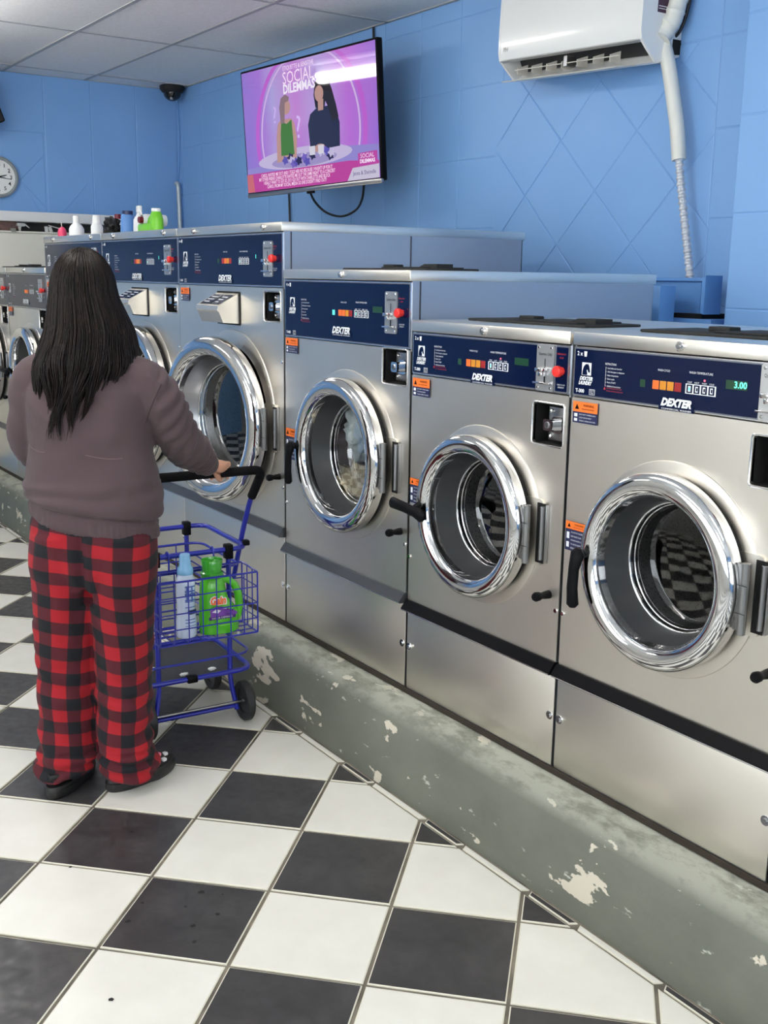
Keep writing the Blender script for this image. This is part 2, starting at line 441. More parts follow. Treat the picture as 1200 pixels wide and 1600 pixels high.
def panel(poly, nrm='x', pos=0, th_=.0026, inw=.0032):
    """wall panel from polygon (a, z): bevelled plate facing -x (nrm x) or -y"""
    p0, p1 = inset(poly, .0016), inset(poly, .0016+inw)
    n = len(poly)
    def P(p, h): return (pos-h, p[0], p[1]) if nrm == 'x' else (p[0], pos-h, p[1])
    b = MB(); b.add([P(p, 0) for p in p0]+[P(p, th_*.45) for p in p0]+[P(p, th_) for p in p1],
        [(i, (i+1) % n, (i+1) % n+n, i+n) for i in range(n)]+[(i+n, (i+1) % n+n, (i+1) % n+2*n, i+2*n) for i in range(n)]+[tuple(range(2*n, 3*n))])
    return b
PIT = .3157
zj = [2.306+PIT*i for i in (-7, -6, -5, -4, -3, -2, -1, 0, 1)]+[ZC]
wr = struct(MB().box(XW, XW+.12, YF, YW+.12, -.06, ZC+.1).obj('wall_right', BLUE))
yj = [.62]+[.885]; y = .885+1.2
while y < YW-.05: yj.append(y); y += PIT
yj.append(YW)
for a in range(len(yj)-1):
    for c in range(len(zj)-1):
        z0, z1 = zj[c], zj[c+1]
        if z1 < 1.0: continue
        if yj[a] == .885 and z0 < 2.3: continue
        seg = [(yj[a], yj[a+1])]
        if yj[a] == .885: seg = [(.885+.3*q, .885+.3*q+.3) for q in range(4)]
        for s0, s1 in seg:
            panel([(s0, z0), (s1, z0), (s1, z1), (s0, z1)], 'x', XW).obj('wall_panel', BLUE, wr)
hx = .2145
for i in range(-1, 8):
    for j in range(-7, 4):
        if (i+j) % 2: continue
        cy, cz = 1.91-hx*(i), 2.02+hx*j
        if i < -1: continue
        poly = [(cy+hx, cz), (cy, cz+hx), (cy-hx, cz), (cy, cz-hx)]
        for f in (lambda p: p[0]-.885, lambda p: 2.125-p[0]-.04*0, lambda p: p[1]-.75, lambda p: 2.306-p[1], lambda p: 2.085+.042-p[0]):
            poly = clip(poly, f)
            if len(poly) < 3: break
        if len(poly) < 3: continue
        A = abs(sum(poly[q][0]*poly[(q+1) % len(poly)][1]-poly[(q+1) % len(poly)][0]*poly[q][1] for q in range(len(poly))))/2
        # drop nearly coincident points
        pp = [poly[q] for q in range(len(poly)) if (Vector(poly[q])-Vector(poly[q-1])).length > .008]
        if len(pp) < 3 or A < 6e-4: continue
        panel(pp, 'x', XW, .0026 if max(p[0] for p in pp) < 2.08 else .0038).obj('wall_panel', BLUE, wr)
# column beside the line of washers
pc = struct(MB().box(1.30, XW, -2.2, .618, 0, ZC).obj('trim_2', BLUE))
pc['label'] = 'blue painted column standing out from the washer wall'
for c in range(len(zj)-1):
    if zj[c+1] > 1.0:
        for s1, s0 in ((.618, .618-.44), (.618-.44, .618-.44-.6)):
            panel([(s0, zj[c]), (s1, zj[c]), (s1, zj[c+1]), (s0, zj[c+1])], 'x', 1.30).obj('wall_panel', BLUE, pc)
# rear wall
wb = struct(MB().box(XL, XW, YW, YW+.12, -.06, ZC+.1).obj('wall_back', BLUE))
xj = []; x = .548-PIT*4
while x < XW-.05: xj.append(x); x += .3185
xj.append(XW)
for a in range(len(xj)-1):
    x0, x1 = xj[a], xj[a+1]
    if .2 < x0 < .26: pass
    for z0, z1 in ((1.35, 2.345), (2.345, ZC)) if x0 < .5 else ((1.35, ZC),):
        if z1 <= 2.35 and -.2 < x0 < .86 and x0 < .5:
            continue
        panel([(x0, z0), (x1, z0), (x1, z1), (x0, z1)], 'y', YW).obj('wall_panel', BLUE, wb)
# diamond field behind the clock
for poly in ([(-.09, 1.35), (.23, 1.35), (.548, 1.76), (.385, 2.035), (.23, 1.95), (-.09, 1.7)], [(.385, 2.035), (.548, 2.2), (.548, 2.345), (-.09, 2.345), (-.09, 1.7), (.23, 1.95)],
             [(.385, 2.035), (.548, 1.864), (.548, 2.2)], [(.23, 1.35), (.548, 1.35), (.548, 1.76)], [(.385, 2.035), (.548, 1.76), (.548, 1.864)]):
    panel(poly, 'y', YW).obj('wall_panel', BLUE, wb)
# small diagonal paint ridges beside it
r_ = MB()
for a, c in (((.629, 1.81), (.837, 2.038)), ((.65, 2.24), (.74, 2.12))): r_.tube([(a[0], YW-.0045, a[1]), (c[0], YW-.0045, c[1])], .0022, 5)
r_.obj('paint_ridge', BLUE, wb)
# other walls, behind and beside the camera
WL = mat('wall_left_paint', srgb(206, 204, 196), .6)
wl = struct(MB().box(XL-.12, XL, 2.2, YW, -.06, ZC+.1).box(XL-.12, XL, YF, -3.8, -.06, ZC+.1).box(XL-.12, XL, -3.8, 2.2, -.06, .7).box(XL-.12, XL, -3.8, 2.2, 2.4, ZC+.1).obj('wall_left', WL))
wi2 = MB()  # unseen side window, added to throw daylight on the washers and wall
for q in range(5): wi2.box(XL-.1, XL-.03, -3.8+1.485*q, -3.74+1.485*q, .7, 2.4)
wi2.box(XL-.1, XL-.03, -3.8, 2.2, .7, .76).box(XL-.1, XL-.03, -3.8, 2.2, 2.34, 2.4)
wi2 = struct(wi2.obj('added_window', DARKCHROME))
MB().box(XL-.068, XL-.062, -3.8, 2.2, .7, 2.4).obj('pane', glassmat('added_window_glass', (.96, .98, .98), .8), wi2)
wf = MB().box(XL, -3.6, YF-.12, YF, -.06, ZC+.1).box(.9, XW, YF-.12, YF, -.06, ZC+.1).box(-3.6, .9, YF-.12, YF, -.06, .55).box(-3.6, .9, YF-.12, YF, 2.35, ZC+.1)
wf = struct(wf.obj('wall_front', BLUE))
wi = MB()
for x in (-3.6, -2.5, -1.4, -.3, .84): wi.box(x, x+.06, YF-.1, YF-.03, .55, 2.35)
wi.box(-3.6, .9, YF-.1, YF-.03, .55, .61).box(-3.6, .9, YF-.1, YF-.03, 2.29, 2.35)
wi = struct(wi.obj('window_1', DARKCHROME))
MB().box(-3.6, .9, YF-.068, YF-.062, .6, 2.3).obj('pane', glassmat('window_glass', (.96, .98, .98), .8), wi)

# ceiling
ce = struct(MB().box(XL, XW, YF, YW, ZC+.012, ZC+.1).obj('ceiling', GRID))
xs = [-4.2, -3.48, -2.94, -2.4, -1.86, -1.32, -.78, -.24, .30, .84, XW]
yl = [-5, -4.19, -2.99, -1.79, -.59, .61, 1.81, 3.0, 4.2, 5.42, YW]
for a in range(len(xs)-1):
    for c in range(len(yl)-1):
        x0, x1, y0, y1 = xs[a]+.011, xs[a+1]-.011, yl[c]+.011, yl[c+1]-.011
        b = MB().box(x0, x1, y0, y1, ZC+.001, ZC+.011)
        sag = .006*random.random() if (x0 > -.3 and y0 > 2) else 0
        o = b.obj('ceiling_tile', CEIL, ce); o.rotation_euler = (random.uniform(-1, 1)*.0006, random.uniform(-1, 1)*.001, 0) if sag else (0, 0, 0)
g_ = MB()
for x in xs[1:-1]: g_.box(x-.012, x+.012, YF, YW, ZC-.004, ZC+.003)
for y in yl[1:-1]: g_.box(XL, XW, y-.012, y+.012, ZC-.003, ZC+.003)
g_.box(XW-.02, XW, YF, YW, ZC-.003, ZC+.003).box(XL, XW, YW-.02, YW, ZC-.003, ZC+.003)
g_.obj('ceiling_grid', GRID, ce)

# ------------------------------------------------------------------ washers
SPEC = {
 'small': dict(w=.643, H=1.100, dep=.70, fz=.950, sz=(.252, .281), cx=.327, cz=.600, R=.218, locks=[.323], size_txt='2 x', model='T-300',
    logo=(.046, 1.016, .029), ins=(.107, 1.032, .050), ind=(.243, .9985, .018), btn=(.341, .998, .018), disp=(.443, 1.016), dex=(.319, .9605, .082),
    slide=(.527, .589, .952, 1.064), em=(.614, 1.004), coin=(.519, .626, .822, .922), warn=(.010, .090, .889, .939), low=(.006, .076, .578, .650), knob=(.605, .449), split=True),
 'medium': dict(w=.734, H=1.237, dep=.98, fz=1.017, sz=(.268, .297), cx=.405, cz=.668, R=.244, locks=[.368], size_txt='4 x', model='T-400',
    logo=(.055, 1.131, .03), ins=(.115, 1.14, .06), ind=(.34, 1.106, .020), btn=(.438, 1.106, .019), disp=(.538, 1.122), dex=(.364, 1.048, .102),
    slide=(.606, .668, 1.056, 1.176), em=(.690, 1.117), coin=(.594, .716, .912, 1.012), warn=(.012, .092, .962, 1.012), low=(.010, .088, .600, .706), knob=(.70, .479), split=False),
 'large': dict(w=.861, H=1.3915, dep=1.05, fz=1.177, sz=(.315, .347), cx=.475, cz=.692, R=.305, locks=[.164, .732], size_txt='6 x', model='T-600',
    logo=(.071, 1.284, .034), ins=(.16, 1.29, .06), ind=(.39, 1.265, .022), btn=(.535, 1.263, .019), disp=(.655, 1.279), dex=(.423, 1.199, .106),
    slide=(.724, .790, 1.211, 1.330), em=(.806, 1.272), coin=(.723, .837, 1.062, 1.160), warn=(.024, .102, 1.113, 1.163), low=(.030, .105, .63, .74), knob=(.826, .525), split=False)}

def warn_sticker(name, parent, x0, x1, z0, z1, y=-.0035, tall=False):
    zs = z0+(z1-z0)*(.52 if not tall else .74)
    b = MB(); b.box(x0, x1, y, y+.001, z0, z1)
    o = b.obj(name, NAVYL, parent)
    b = MB(); b.box(x0, x1, y-.0004, y, zs, z1)
    b.obj('sticker_header', ORANGE, o)
    b = MB(); W_ = x1-x0; yy = y-.0008
    b.cur = 1
    hh = (z1-zs); tx = x0+W_*.17; tz = zs+hh*.5
    flat(b, [(tx-hh*.28, tz-hh*.25), (tx+hh*.28, tz-hh*.25), (tx, tz+hh*.28)], yy)
    put_text(b, 'WARNING', hh*.38, x0+W_*.64, zs+hh*.66, yy, width=W_*.44)
    put_text(b, 'PINCH AND CRUSH HAZARD', hh*.2, x0+W_*.62, zs+hh*.3, yy, width=W_*.5)
    b.cur = 0
    lines = ['DO NOT PUT CHILDREN IN', 'KEEP HANDS CLEAR', 'OF DOOR WHEN CLOSING', 'TO AVOID INJURY', 'READ INSTRUCTIONS'] if tall else ['DO NOT OVERLOAD', 'STOP DRUM FIRST', 'THEN OPEN DOOR']
    n = len(lines)
    for i, s in enumerate(lines):
        put_text(b, s, (zs-z0)*.5/n, x0+W_*.28, zs-(zs-z0)*(i+.75)/(n+.5), yy, align='LEFT', width=W_*(.66 if i % 2 == 0 else .5))
    rect(b, x0+W_*.07, x0+W_*.2, z0+(zs-z0)*.55, z0+(zs-z0)*.85, yy)
    rect(b, x0+W_*.07, x0+W_*.2, z0+(zs-z0)*.15, z0+(zs-z0)*.4, yy)
    b.obj('sticker_print', [WHITEP, BLACK], o)
    return o

def washer(kind, y_left, label, group, door_open=0, handle='down', digits=None, lit=(), hopper=False, on_top=True, wash=False):
    s = SPEC[kind]; w, H, fz = s['w'], s['H'], s['fz']
    t = thing('washing_machine', label, 'washing machine', (0, y_left, HC), (0, 0, -PI/2), group)
    # cabinet shell
    b = MB(); d = s['dep']
    for x0, x1 in ((.001, .005), (w-.005, w-.001)): b.box(x0, x1, .004, d, 0, H-.03)
    b.box(.001, w-.001, d-.004, d, 0, H-.03)
    b.box(.001, w-.001, .004, d, 0, .004)
    cab = b.obj('cabinet', SIDE, t)
    # side seam
    sb = MB()
    for x in (-.0004, w+.0004):
        sb.box(x-.0012, x+.0012, .028, .0315, .002, H-.032)
        if kind == 'large': sb.box(x-.0012, x+.0012, .52, .524, .002, H-.032)
    sb.obj('side_seam', mat('seam_dark', (.03, .035, .05), .5), cab, kind='stuff')  # thin dark strips marking the cabinet seams
    # lid
    b = MB(); b.bbox(.001, w-.001, -.006, d+.012, H-.031, H, .003)
    lid = b.obj('lid', LIDSTEEL if kind != 'x' else STEEL, t, smooth=30)
    for x in s['locks']:
        k_ = MB().cyl((x, 0, H-.0155), .0105, -.004, -.0135, 'y', 20, bev=.002)
        lk = k_.obj('lock', CHROME, lid, smooth=35)
        MB().cyl((x, 0, H-.0155), .0055, -.0125, -.0165, 'y', 14, bev=.001).obj('lock_barrel', DARKCHROME, lid, smooth=35)
    # front panel with holes
    z0, z1 = s['sz'][1], fz-.003
    cx, cz, R = s['cx'], s['cz'], s['R']
    bm = bmesh.new()
    def loop(pts):
        vs = [bm.verts.new((p[0], 0, p[1])) for p in pts]
        return [bm.edges.new((vs[i], vs[(i+1) % len(vs)])) for i in range(len(vs))]
    E_ = loop(rrect(.001, w-.001, z0, z1, .004, 2))
    E_ += loop([(cx+(R-.04)*math.cos(2*PI*i/56), cz+(R-.04)*math.sin(2*PI*i/56)) for i in range(56)])
    c0, c1, c2, c3 = s['coin']; E_ += loop(rrect(c0, c1, c2, c3, .006, 3))
    bmesh.ops.triangle_fill(bm, edges=E_, use_beauty=True)
    ex = bmesh.ops.extrude_face_region(bm, geom=bm.faces[:])
    for v in [g for g in ex['geom'] if isinstance(g, bmesh.types.BMVert)]: v.co.y += .009
    bmesh.ops.recalc_face_normals(bm, faces=bm.faces[:])
    me = bpy.data.meshes.new('front_panel'); bm.to_mesh(me); bm.free(); me.materials.append(STEEL)
    fp = link('front_panel', me, t)
    # pressed collar round the door, with a tab at the hinge
    b = MB(); Rc = R+.020
    b.lathe([(Rc+.003, .0005), (Rc+.0015, -.0022), (Rc-.001, -.003), (R-.03, -.003), (R-.034, .004)], 72, (cx, 0, cz))
    b.obj('door_collar', STEEL, fp, smooth=20)
    b = MB(); b.lathe([(R-.010, -.002), (R-.008, -.020), (R-.02, -.021), (R-.05*R/.218, -.012), (R-.05*R/.218, .01)], 64, (cx, 0, cz))
    if not door_open: b.obj('door_seal', VOID, fp, smooth=30)
    MB().box(cx+R+.012, cx+R+.040, -.0078, -.006, cz-.076, cz+.076).obj('hinge_slot', VOID, fp); hx_ = cx+R*.93; pts = rrect(hx_-.03, cx+R+.030, cz-.085, cz+.085, .012, 4)
    b = MB(); b.prism(pts, -.006, .001, 1); b.obj('hinge_plate', STEEL, fp, smooth=30)
    # strip and lower panel
    a0, a1 = s['sz']
    b = MB(); zz = a1
    b.prism([(.0, a1), (-.006, a1), (-.024, a0+.006), (-.024, a0), (0, a0-.002), (.01, a0), (.01, a1)], .0, w, 0)
    b.obj('grip_strip', BLACK if kind == 'small' else mat('grip_reflect_grey', (.07, .072, .08), .32, .4), t, smooth=30)  # larger grips greyed to paint in a reflection on black plastic
    MB().box(.001, w-.001, -.0255, -.0235, a0+.0015, a0+.004).obj('strip_highlight', ALU, t)  # bright strip put in for the highlight along the grip
    b = MB(); b.bbox(.001, w-.001, 0, .01, .004, a0-.004, .002); lp = b.obj('lower_panel', STEEL, t, smooth=30)
    for x in ((.014, w-.014)):
        k_ = MB(); k_.cyl((x, 0, .137), .0115, .001, -.002, 'y', 18, bev=.0006); k_.cyl((x, 0, .137), .006, -.002, -.0055, 'y', 6)
        k_.obj('screw', CHROME, lp, smooth=30)
    # side screws of the front panel
    for x, z in ((.008, s['knob'][1]-.035), (w-.008, s['knob'][1]-.035), (w-.010, fz-.25 if kind == 'large' else s['knob'][1]-.035)):
        MB().cyl((x, 0, z), .006, .001, -.004, 'y', 12, bev=.001).obj('screw', CHROME, fp, smooth=30)
    # black rubber bumper
    kx, kz = s['knob']
    MB().lathe([(.0001, 0), (.011, 0), (.010, -.012), (.008, -.026), (.011, -.032), (.012, -.044), (.0085, -.050), (.0001, -.051)], 18, (kx, 0, kz)).obj('bumper', BLACK, fp, smooth=35)
    # coin box
    b = MB(); yb = .055
    b.add([(c0, .003, c2), (c1, .003, c2), (c1, .003, c3), (c0, .003, c3), (c0, yb, c2), (c1, yb, c2), (c1, yb, c3), (c0, yb, c3)],
          [(0, 1, 5, 4), (1, 2, 6, 5), (2, 3, 7, 6), (3, 0, 4, 7), (4, 5, 6, 7)])
    cb = b.obj('coin_box', VOID, t)
    cw, ch = c1-c0, c3-c2; mx = c0+cw*.60; mz = (c2+c3)/2
    b = MB(); b.bbox(c0+cw*.30, c1-.002, .022, .03, c2+ch*.08, c3-ch*.08, .002); b.obj('coin_plate', DARKCHROME, cb, smooth=30)
    b = MB()
    for z in (c2+ch*.19, c3-ch*.19):
        for x in (c0+cw*.40, c1-cw*.10): b.lathe([(.0055, .022), (.005, .018), (.0025, .0165), (.0001, .016)], 12, (x, 0, z))
    b.obj('rivets', CHROME, cb, smooth=50)
    b = MB(); b.prism(rrect(mx-.006, mx+.030, mz-.020, mz+.020, .008, 3), .022, .008, 1)
    b.prism(rrect(mx-.017, mx+.014, mz-.0145, mz+.0145, .007, 4), .012, -.010, 1)
    b.obj('coin_lock', CHROME, cb, smooth=30)
    MB().cyl((mx-.002, 0, mz), .008, -.009, -.013, 'y', 16, bev=.001).obj('lock_barrel', DARKCHROME, cb, smooth=30)
    b = MB()   # bright pressed rim of the opening
    P_ = rrect(c0-.003, c1+.003, c2-.003, c3+.003, .008, 3); b.tube([(p[0], -.0008, p[1]) for p in P_], .0016, 5, closed=True); b.obj('coin_rim', ALU, cb, smooth=60)

    # control panel
    pz0, pz1 = fz, H-.034
    b = MB(); b.prism(rrect(.002, w-.004, pz0, pz1, .003, 2), -.0005, .012, 1)
    fr = b.obj('control_panel', ALU, t, smooth=30)
    b = MB(); m_ = .0055
    sl = s['slide']
    if s['split']:
        b.prism(rrect(.0065, sl[0]-.003, pz0+m_, pz1-m_, .002, 2), -.0015, 0, 1)
        b.prism(rrect(sl[1]+.004, w-.010, pz0+m_, pz1-m_, .002, 2), -.0015, 0, 1)
    else: b.prism(rrect(.0065, w-.010, pz0+m_, pz1-m_, .002, 2), -.0015, 0, 1)
    face = b.obj('control_face', NAVY, t)
    b = MB(); b.prism(rrect(.0045, w-.0065, pz0+.0025, pz1-.0025, .002, 2), -.0008, 0, 1); b.obj('frame_line', mat('frame_grey', (.18, .19, .22), .4, .6), fr)  # grey line inside the aluminium frame
    yp = -.0019; p = MB()
    put_text(p, s['size_txt'], .0135, .0135, pz1-.016, yp, align='LEFT', bold=.0003)
    P_ = [(.037, pz1-.022), (.044, pz1-.022), (.0455, pz1-.010), (.0355, pz1-.010)]; flat(p, P_, yp)
    lx, lz, ls = s['logo']
    rect(p, lx-ls*.52, lx+ls*.52, lz-ls*.5, lz+ls*.5, yp)
    put_text(p, 'DEXTER', .0115, lx, lz-ls*.5-.008, yp, shear=.3, bold=.0006, width=ls*1.45)
    put_text(p, 'LAUNDRY', .0115, lx-.002, lz-ls*.5-.0185, yp, shear=.3, bold=.0006, width=ls*1.5)
    put_text(p, s['model'], .0115, .0135, pz0+.014, yp, align='LEFT', bold=.0004)
    bx = .058; P_ = rrect(bx-.0015, bx+.018, pz0+.007, pz0+.021, .001, 1)
    for a, c in ((P_[0], P_[2]),): pass
    rect(p, bx, bx+.018, pz0+.0195, pz0+.0205, yp); rect(p, bx, bx+.018, pz0+.0075, pz0+.0085, yp); rect(p, bx, bx+.001, pz0+.0085, pz0+.0195, yp); rect(p, bx+.017, bx+.018, pz0+.0085, pz0+.0195, yp)
    put_text(p, '200 G', .0052, bx+.009, pz0+.0165, yp, width=.013); put_text(p, 'MAX', .0052, bx+.009, pz0+.0115, yp, width=.011)
    ix, iz, ih = s['ins']
    put_text(p, 'INSTRUCTIONS', .0068, ix-.002, iz, yp, align='LEFT', width=.034)
    rect(p, ix, ix+.0007, iz-ih, iz-.006, yp)
    for q, (tx, ln) in enumerate((('Load clothes and close door', .044), ('Add detergent to dispenser', .052), ('Select temperature', .034), ('Select cycle', .022), ('Push START', .027), ('Additional instructions', .042))):
        zq = iz-.009-q*(ih-.008)/5.2; rect(p, ix, ix+.003, zq-.0003, zq+.0004, yp)
        put_text(p, tx, .0055, ix+.006, zq, yp, align='LEFT', width=ln)
    dx, dz, dl = s['ind'][0], s['ind'][1], s['ind'][2]
    put_text(p, 'WASH CYCLE', .0065, dx+.035, dz+.032, yp, width=.034)
    tx0, tz0, th0 = s['btn']
    put_text(p, 'WASH TEMPERATURE', .0068, tx0+.037, tz0+.034, yp, width=.062)
    for q, nm in enumerate(('START', 'HOT', 'WARM', 'COLD')): put_text(p, nm, .0052, tx0+.009+q*.0192, tz0+.0135, yp, width=.0125)
    rect(p, tx0-.0012, tx0+.0785, tz0-.0105, tz0+.0105, yp)
    ex_, ez_ = s['em']
    put_text(p, 'PUSH TO STOP', .005, ex_, ez_-.033, yp, width=.026); put_text(p, 'EMERGENCY', .005, ex_, ez_-.039, yp, width=.022)
    xx, zz, wd = s['dex']
    put_text(p, 'DEXTER', wd*.27, xx, zz+.0035, yp-.0024, shear=.32, bold=.0013, width=wd*1.02)
    put_text(p, 'COMMERCIAL WASHER', .0055, xx+.002, zz-.0105, yp-.0024, width=wd)
    p.cur = 1
    put_text(p, 'EMERGENCY', .006, ex_-.002, ez_+.040, yp, width=.030); put_text(p, 'STOP', .006, ex_-.002, ez_+.031, yp, width=.014)
    for q, ln in ((0, .046), (1, .05)): put_text(p, 'Do not overload the washer drum', .005, ix+.006, iz-ih-.004-q*.006, yp, align='LEFT', width=ln)
    flat(p, [(ix-.004, iz-ih-.008), (ix+.003, iz-ih-.008), (ix-.0005, iz-ih-.001)], yp)
    p.cur = 2      # navy details printed over white
    hz = ls   # horse head in the crest
    HP = [(-.46, -.48), (.10, -.48), (.10, -.30), (.02, -.12), (.10, -.02), (.20, -.22), (.34, -.30), (.40, -.20), (.36, -.04), (.30, .22), (.18, .40), (.12, .44), (.10, .36), (-.06, .40), (-.26, .26), (-.38, .04), (-.44, -.2)]
    flat(p, [(lx+a*hz, lz+c*hz) for a, c in HP], yp-.0003)
    for q in range(4):
        rect(p, tx0+.0012+q*.0192+.0008, tx0+.0182+q*.0192-.0008, tz0-.0088, tz0+.0088, yp-.0003)
    P_ = [(xx-wd*.58, zz-.0135), (xx+wd*.58, zz-.0135), (xx+wd*.58, zz-.0), (xx-wd*.58, zz-.0)]
    b2 = MB(); b2.prism([(a, c) for a, c in P_], -.0040, -.0005, 1); b2.obj('name_plate', NAVY, t)
    p.cur = 0
    for q in range(4):
        x_ = tx0+.0097+q*.0192; rect(p, x_-.0035, x_+.0035, tz0-.006, tz0+.006, yp-.0006)
    p.cur = 2
    for q in range(1, 4):
        x_ = tx0+.0097+q*.0192; rect(p, x_-.001, x_+.003, tz0-.0035, tz0+.0035, yp-.0009)
    p.cur = 3; x_ = tx0+.0097; flat(p, [(x_-.003, tz0), (x_, tz0-.005), (x_+.003, tz0), (x_, tz0+.005)], yp-.0009)
    p.obj('panel_print', [WHITEP, REDP, NAVY, GRNL], t, kind='stuff')
    cols = [ORW, YEL, YEL, REDW] if kind == 'small' else [REDW if kind == 'large' else ORW, ORW, YEL, REDW]
    for q, mm in enumerate(cols):
        MB().bbox(dx+.006+q*.0205, dx+.0255+q*.0205-.002, -.0028, -.001, dz-.0095, dz+.0095, .0008).obj('cycle_window', mm, t)
    MB().bbox(dx-.030, dx-.016, -.0026, -.001, dz-.008, dz+.008, .003).obj('start_lamp', GRNL if 'start' in lit else DKGRN, t)
    gx, gz = s['disp']
    MB().box(gx, gx+.052, -.0022, -.001, gz-.009, gz+.009).obj('display', DKGRN if kind != 'large' else NAVY, t)
    if digits:
        b = MB(); put_text(b, digits, .0185, gx+(.052 if kind == 'small' else .012), gz, -.0026, align='RIGHT' if kind == 'small' else 'CENTER', bold=.0003); b.obj('display_digits', GRNLED, t)
    if 'temp' in lit: MB().cyl((tx0+.048, 0, tz0+.020), .002, -.001, -.003, 'y', 8).obj('temperature_lamp', REDLED, t)
    # coin slide
    sx0, sx1, sz0, sz1 = sl
    b = MB(); b.prism(rrect(sx0, sx1, sz0, sz1, .006, 4), -.0045, 0, 1); slp = b.obj('coin_slide_plate', mat('slide_plate', (.50, .50, .50), .38, .9), t, smooth=30)
    for x in (sx0+.009, sx1-.009):
        for z in (sz0+.008, sz1-.008): MB().cyl((x, 0, z), .0038, -.004, -.0072, 'y', 10, bev=.001).obj('screw', CHROME, slp, smooth=30)
    mx = (sx0+sx1)/2; zm = sz0+(sz1-sz0)*.42
    b = MB(); put_text(b, 'Quarters Only', .010, mx, sz1-.023, -.0048, width=(sx1-sx0)*.74); b.box(mx-.0012, mx+.0012, -.0049, -.0044, sz1-.065, sz1-.034); b.box(mx-.0022, mx+.0022, -.0052, -.0044, sz0+.018, zm); b.obj('slide_slot', BLACK, slp)
    b = MB(); b.bbox(mx-.019, mx+.010, -.022, -.004, zm-.001, zm+.010, .003); b.bbox(mx-.012, mx+.004, -.018, -.004, zm-.012, zm, .003); b.bbox(sx0-.003, sx1-.004, -.013, -.004, sz0+.017, sz0+.0215, .001); b.obj('coin_slide', CHROME, slp, smooth=30)
    MB().lathe([(.010, 0), (.009, -.010), (.0135, -.012), (.0135, -.020), (.0105, -.0235), (.0001, -.0245)], 28, (ex_, 0, ez_)).obj('emergency_button', REDB, t, smooth=40)
    # stickers
    warn_sticker('warning_sticker', t, *s['warn'])
    l0, l1, l2, l3 = s['low']; warn_sticker('warning_sticker', t, l0, l1, l2, l3, tall=True)
    # drum behind the door
    b = MB(); Ro = R-.040
    b.lathe([(R-.030, .010), (R+.012, .018), (R+.020, .03), (R+.020, .46), (R-.02, .48), (.0001, .485)], 56, (cx, 0, cz))
    drum = b.obj('drum', DRUM, t, smooth=40)
    b = MB()
    for q in range(3):
        a = q*2*PI/3+.4; ca, sa = math.cos(a), math.sin(a); rr = R+.019
        b.prism([(cx+rr*math.cos(a-.16), cz+rr*math.sin(a-.16)), (cx+(rr-.045)*ca, cz+(rr-.045)*sa), (cx+rr*math.cos(a+.16), cz+rr*math.sin(a+.16))], .09, .45, 1)
    b.obj('drum_rib', DRUM, drum, smooth=30)
    # door (origin on the hinge line)
    hX, hY = cx+R+.012, -.038
    o_ = (-(R+.012), .038, 0)   # ring centre relative to hinge, at closed position (y origin of panel)
    ox, oy = -(R+.012), -hY
    b = MB(); k_ = R/.218
    pr = [(R-.030, oy-.018), (R-.004, oy-.020), (R-.0005, oy-.024), (R, oy-.044)]
    pr += [(R-.026*k_+.026*k_*math.cos(a), oy-.046-.020*k_*math.sin(a)) for a in [PI*q/14 for q in range(0, 15)]]
    pr += [(R-.053*k_, oy-.038), (R-.054*k_, oy-.028)]
    b.lathe(pr, 96, (ox, 0, 0))
    dr = b.obj('door', CHROME, t, smooth=50)
    dr.location = (hX, hY, cz); dr.rotation_euler = (0, 0, math.radians(door_open))
    ri = R-.054*k_
    g0 = .03 if not door_open else 0
    b = MB(); b.lathe([(ri+.001, oy-.030), (ri-.003, oy-.014), (ri-.008*k_, oy+.002), (ri-.013*k_, oy+.020), (ri-.018*k_, oy+.034)], 72, (ox, 0, 0)); b.obj('door_gasket', RUBBER if not door_open else DARKCHROME, dr, smooth=60)
    rg = ri-.024*k_
    b = MB(); b.lathe([(rg+.006+.004*math.cos(a), oy+.034+.004*math.sin(a)) for a in [2*PI*q/10 for q in range(10)]], 72, (ox, 0, 0), closed=True)
    b.lathe([(rg+.001+.0025*math.cos(a), oy+.046+.0025*math.sin(a)) for a in [2*PI*q/8 for q in range(8)]], 72, (ox, 0, 0), closed=True)
    b.obj('inner_ring', CHROME, dr, smooth=60)
    b = MB(); b.lathe([(rg+.004, oy+.034), (rg, oy+.046)]+[(rg*math.cos(a), oy+.046-.009*math.sin(a)) for a in [PI/2*q/8 for q in range(1, 8)]]+[(.0001, oy+.037)], 56, (ox, 0, 0))
    b.obj('door_glass', GLASS, dr, smooth=80)
    # hinge
    b = MB()
    b.cyl((.004, -.006, 0), .0092, -.074, .074, 'z', 20, bev=.001); b.bbox(-.022, .004, -.002, .006, -.07, .07, .002)
    b.obj('hinge', mat('hinge_grey', (.26, .26, .26), .34, .9), dr, smooth=35)
    b = MB(); b.cyl((hX+.024, -.012, cz), .0066, -.066, .070, 'z', 18, bev=.001); b.bbox(hX+.032, hX+.036, -.010, .0, cz-.074, cz+.074, .001); b.obj('hinge_pin', DARKCHROME, t, smooth=35)
    b = MB()
    for z in (-.028, .03): b.box(-.006, .0185, -.0182, -.0174, z-.0006, z+.0006)
    b.obj('hinge_joint', VOID, dr, kind='stuff')
    # handle
    px, pz = ox-R*.985+.036, -.006
    b = MB(); b.tube([(px-.022, oy-.046, pz+.008), (px-.016, oy-.062, pz+.008), (px-.012, oy-.074, pz+.01), (px-.014, oy-.086, pz+.01)], [.010, .010, .011, .013], 12)
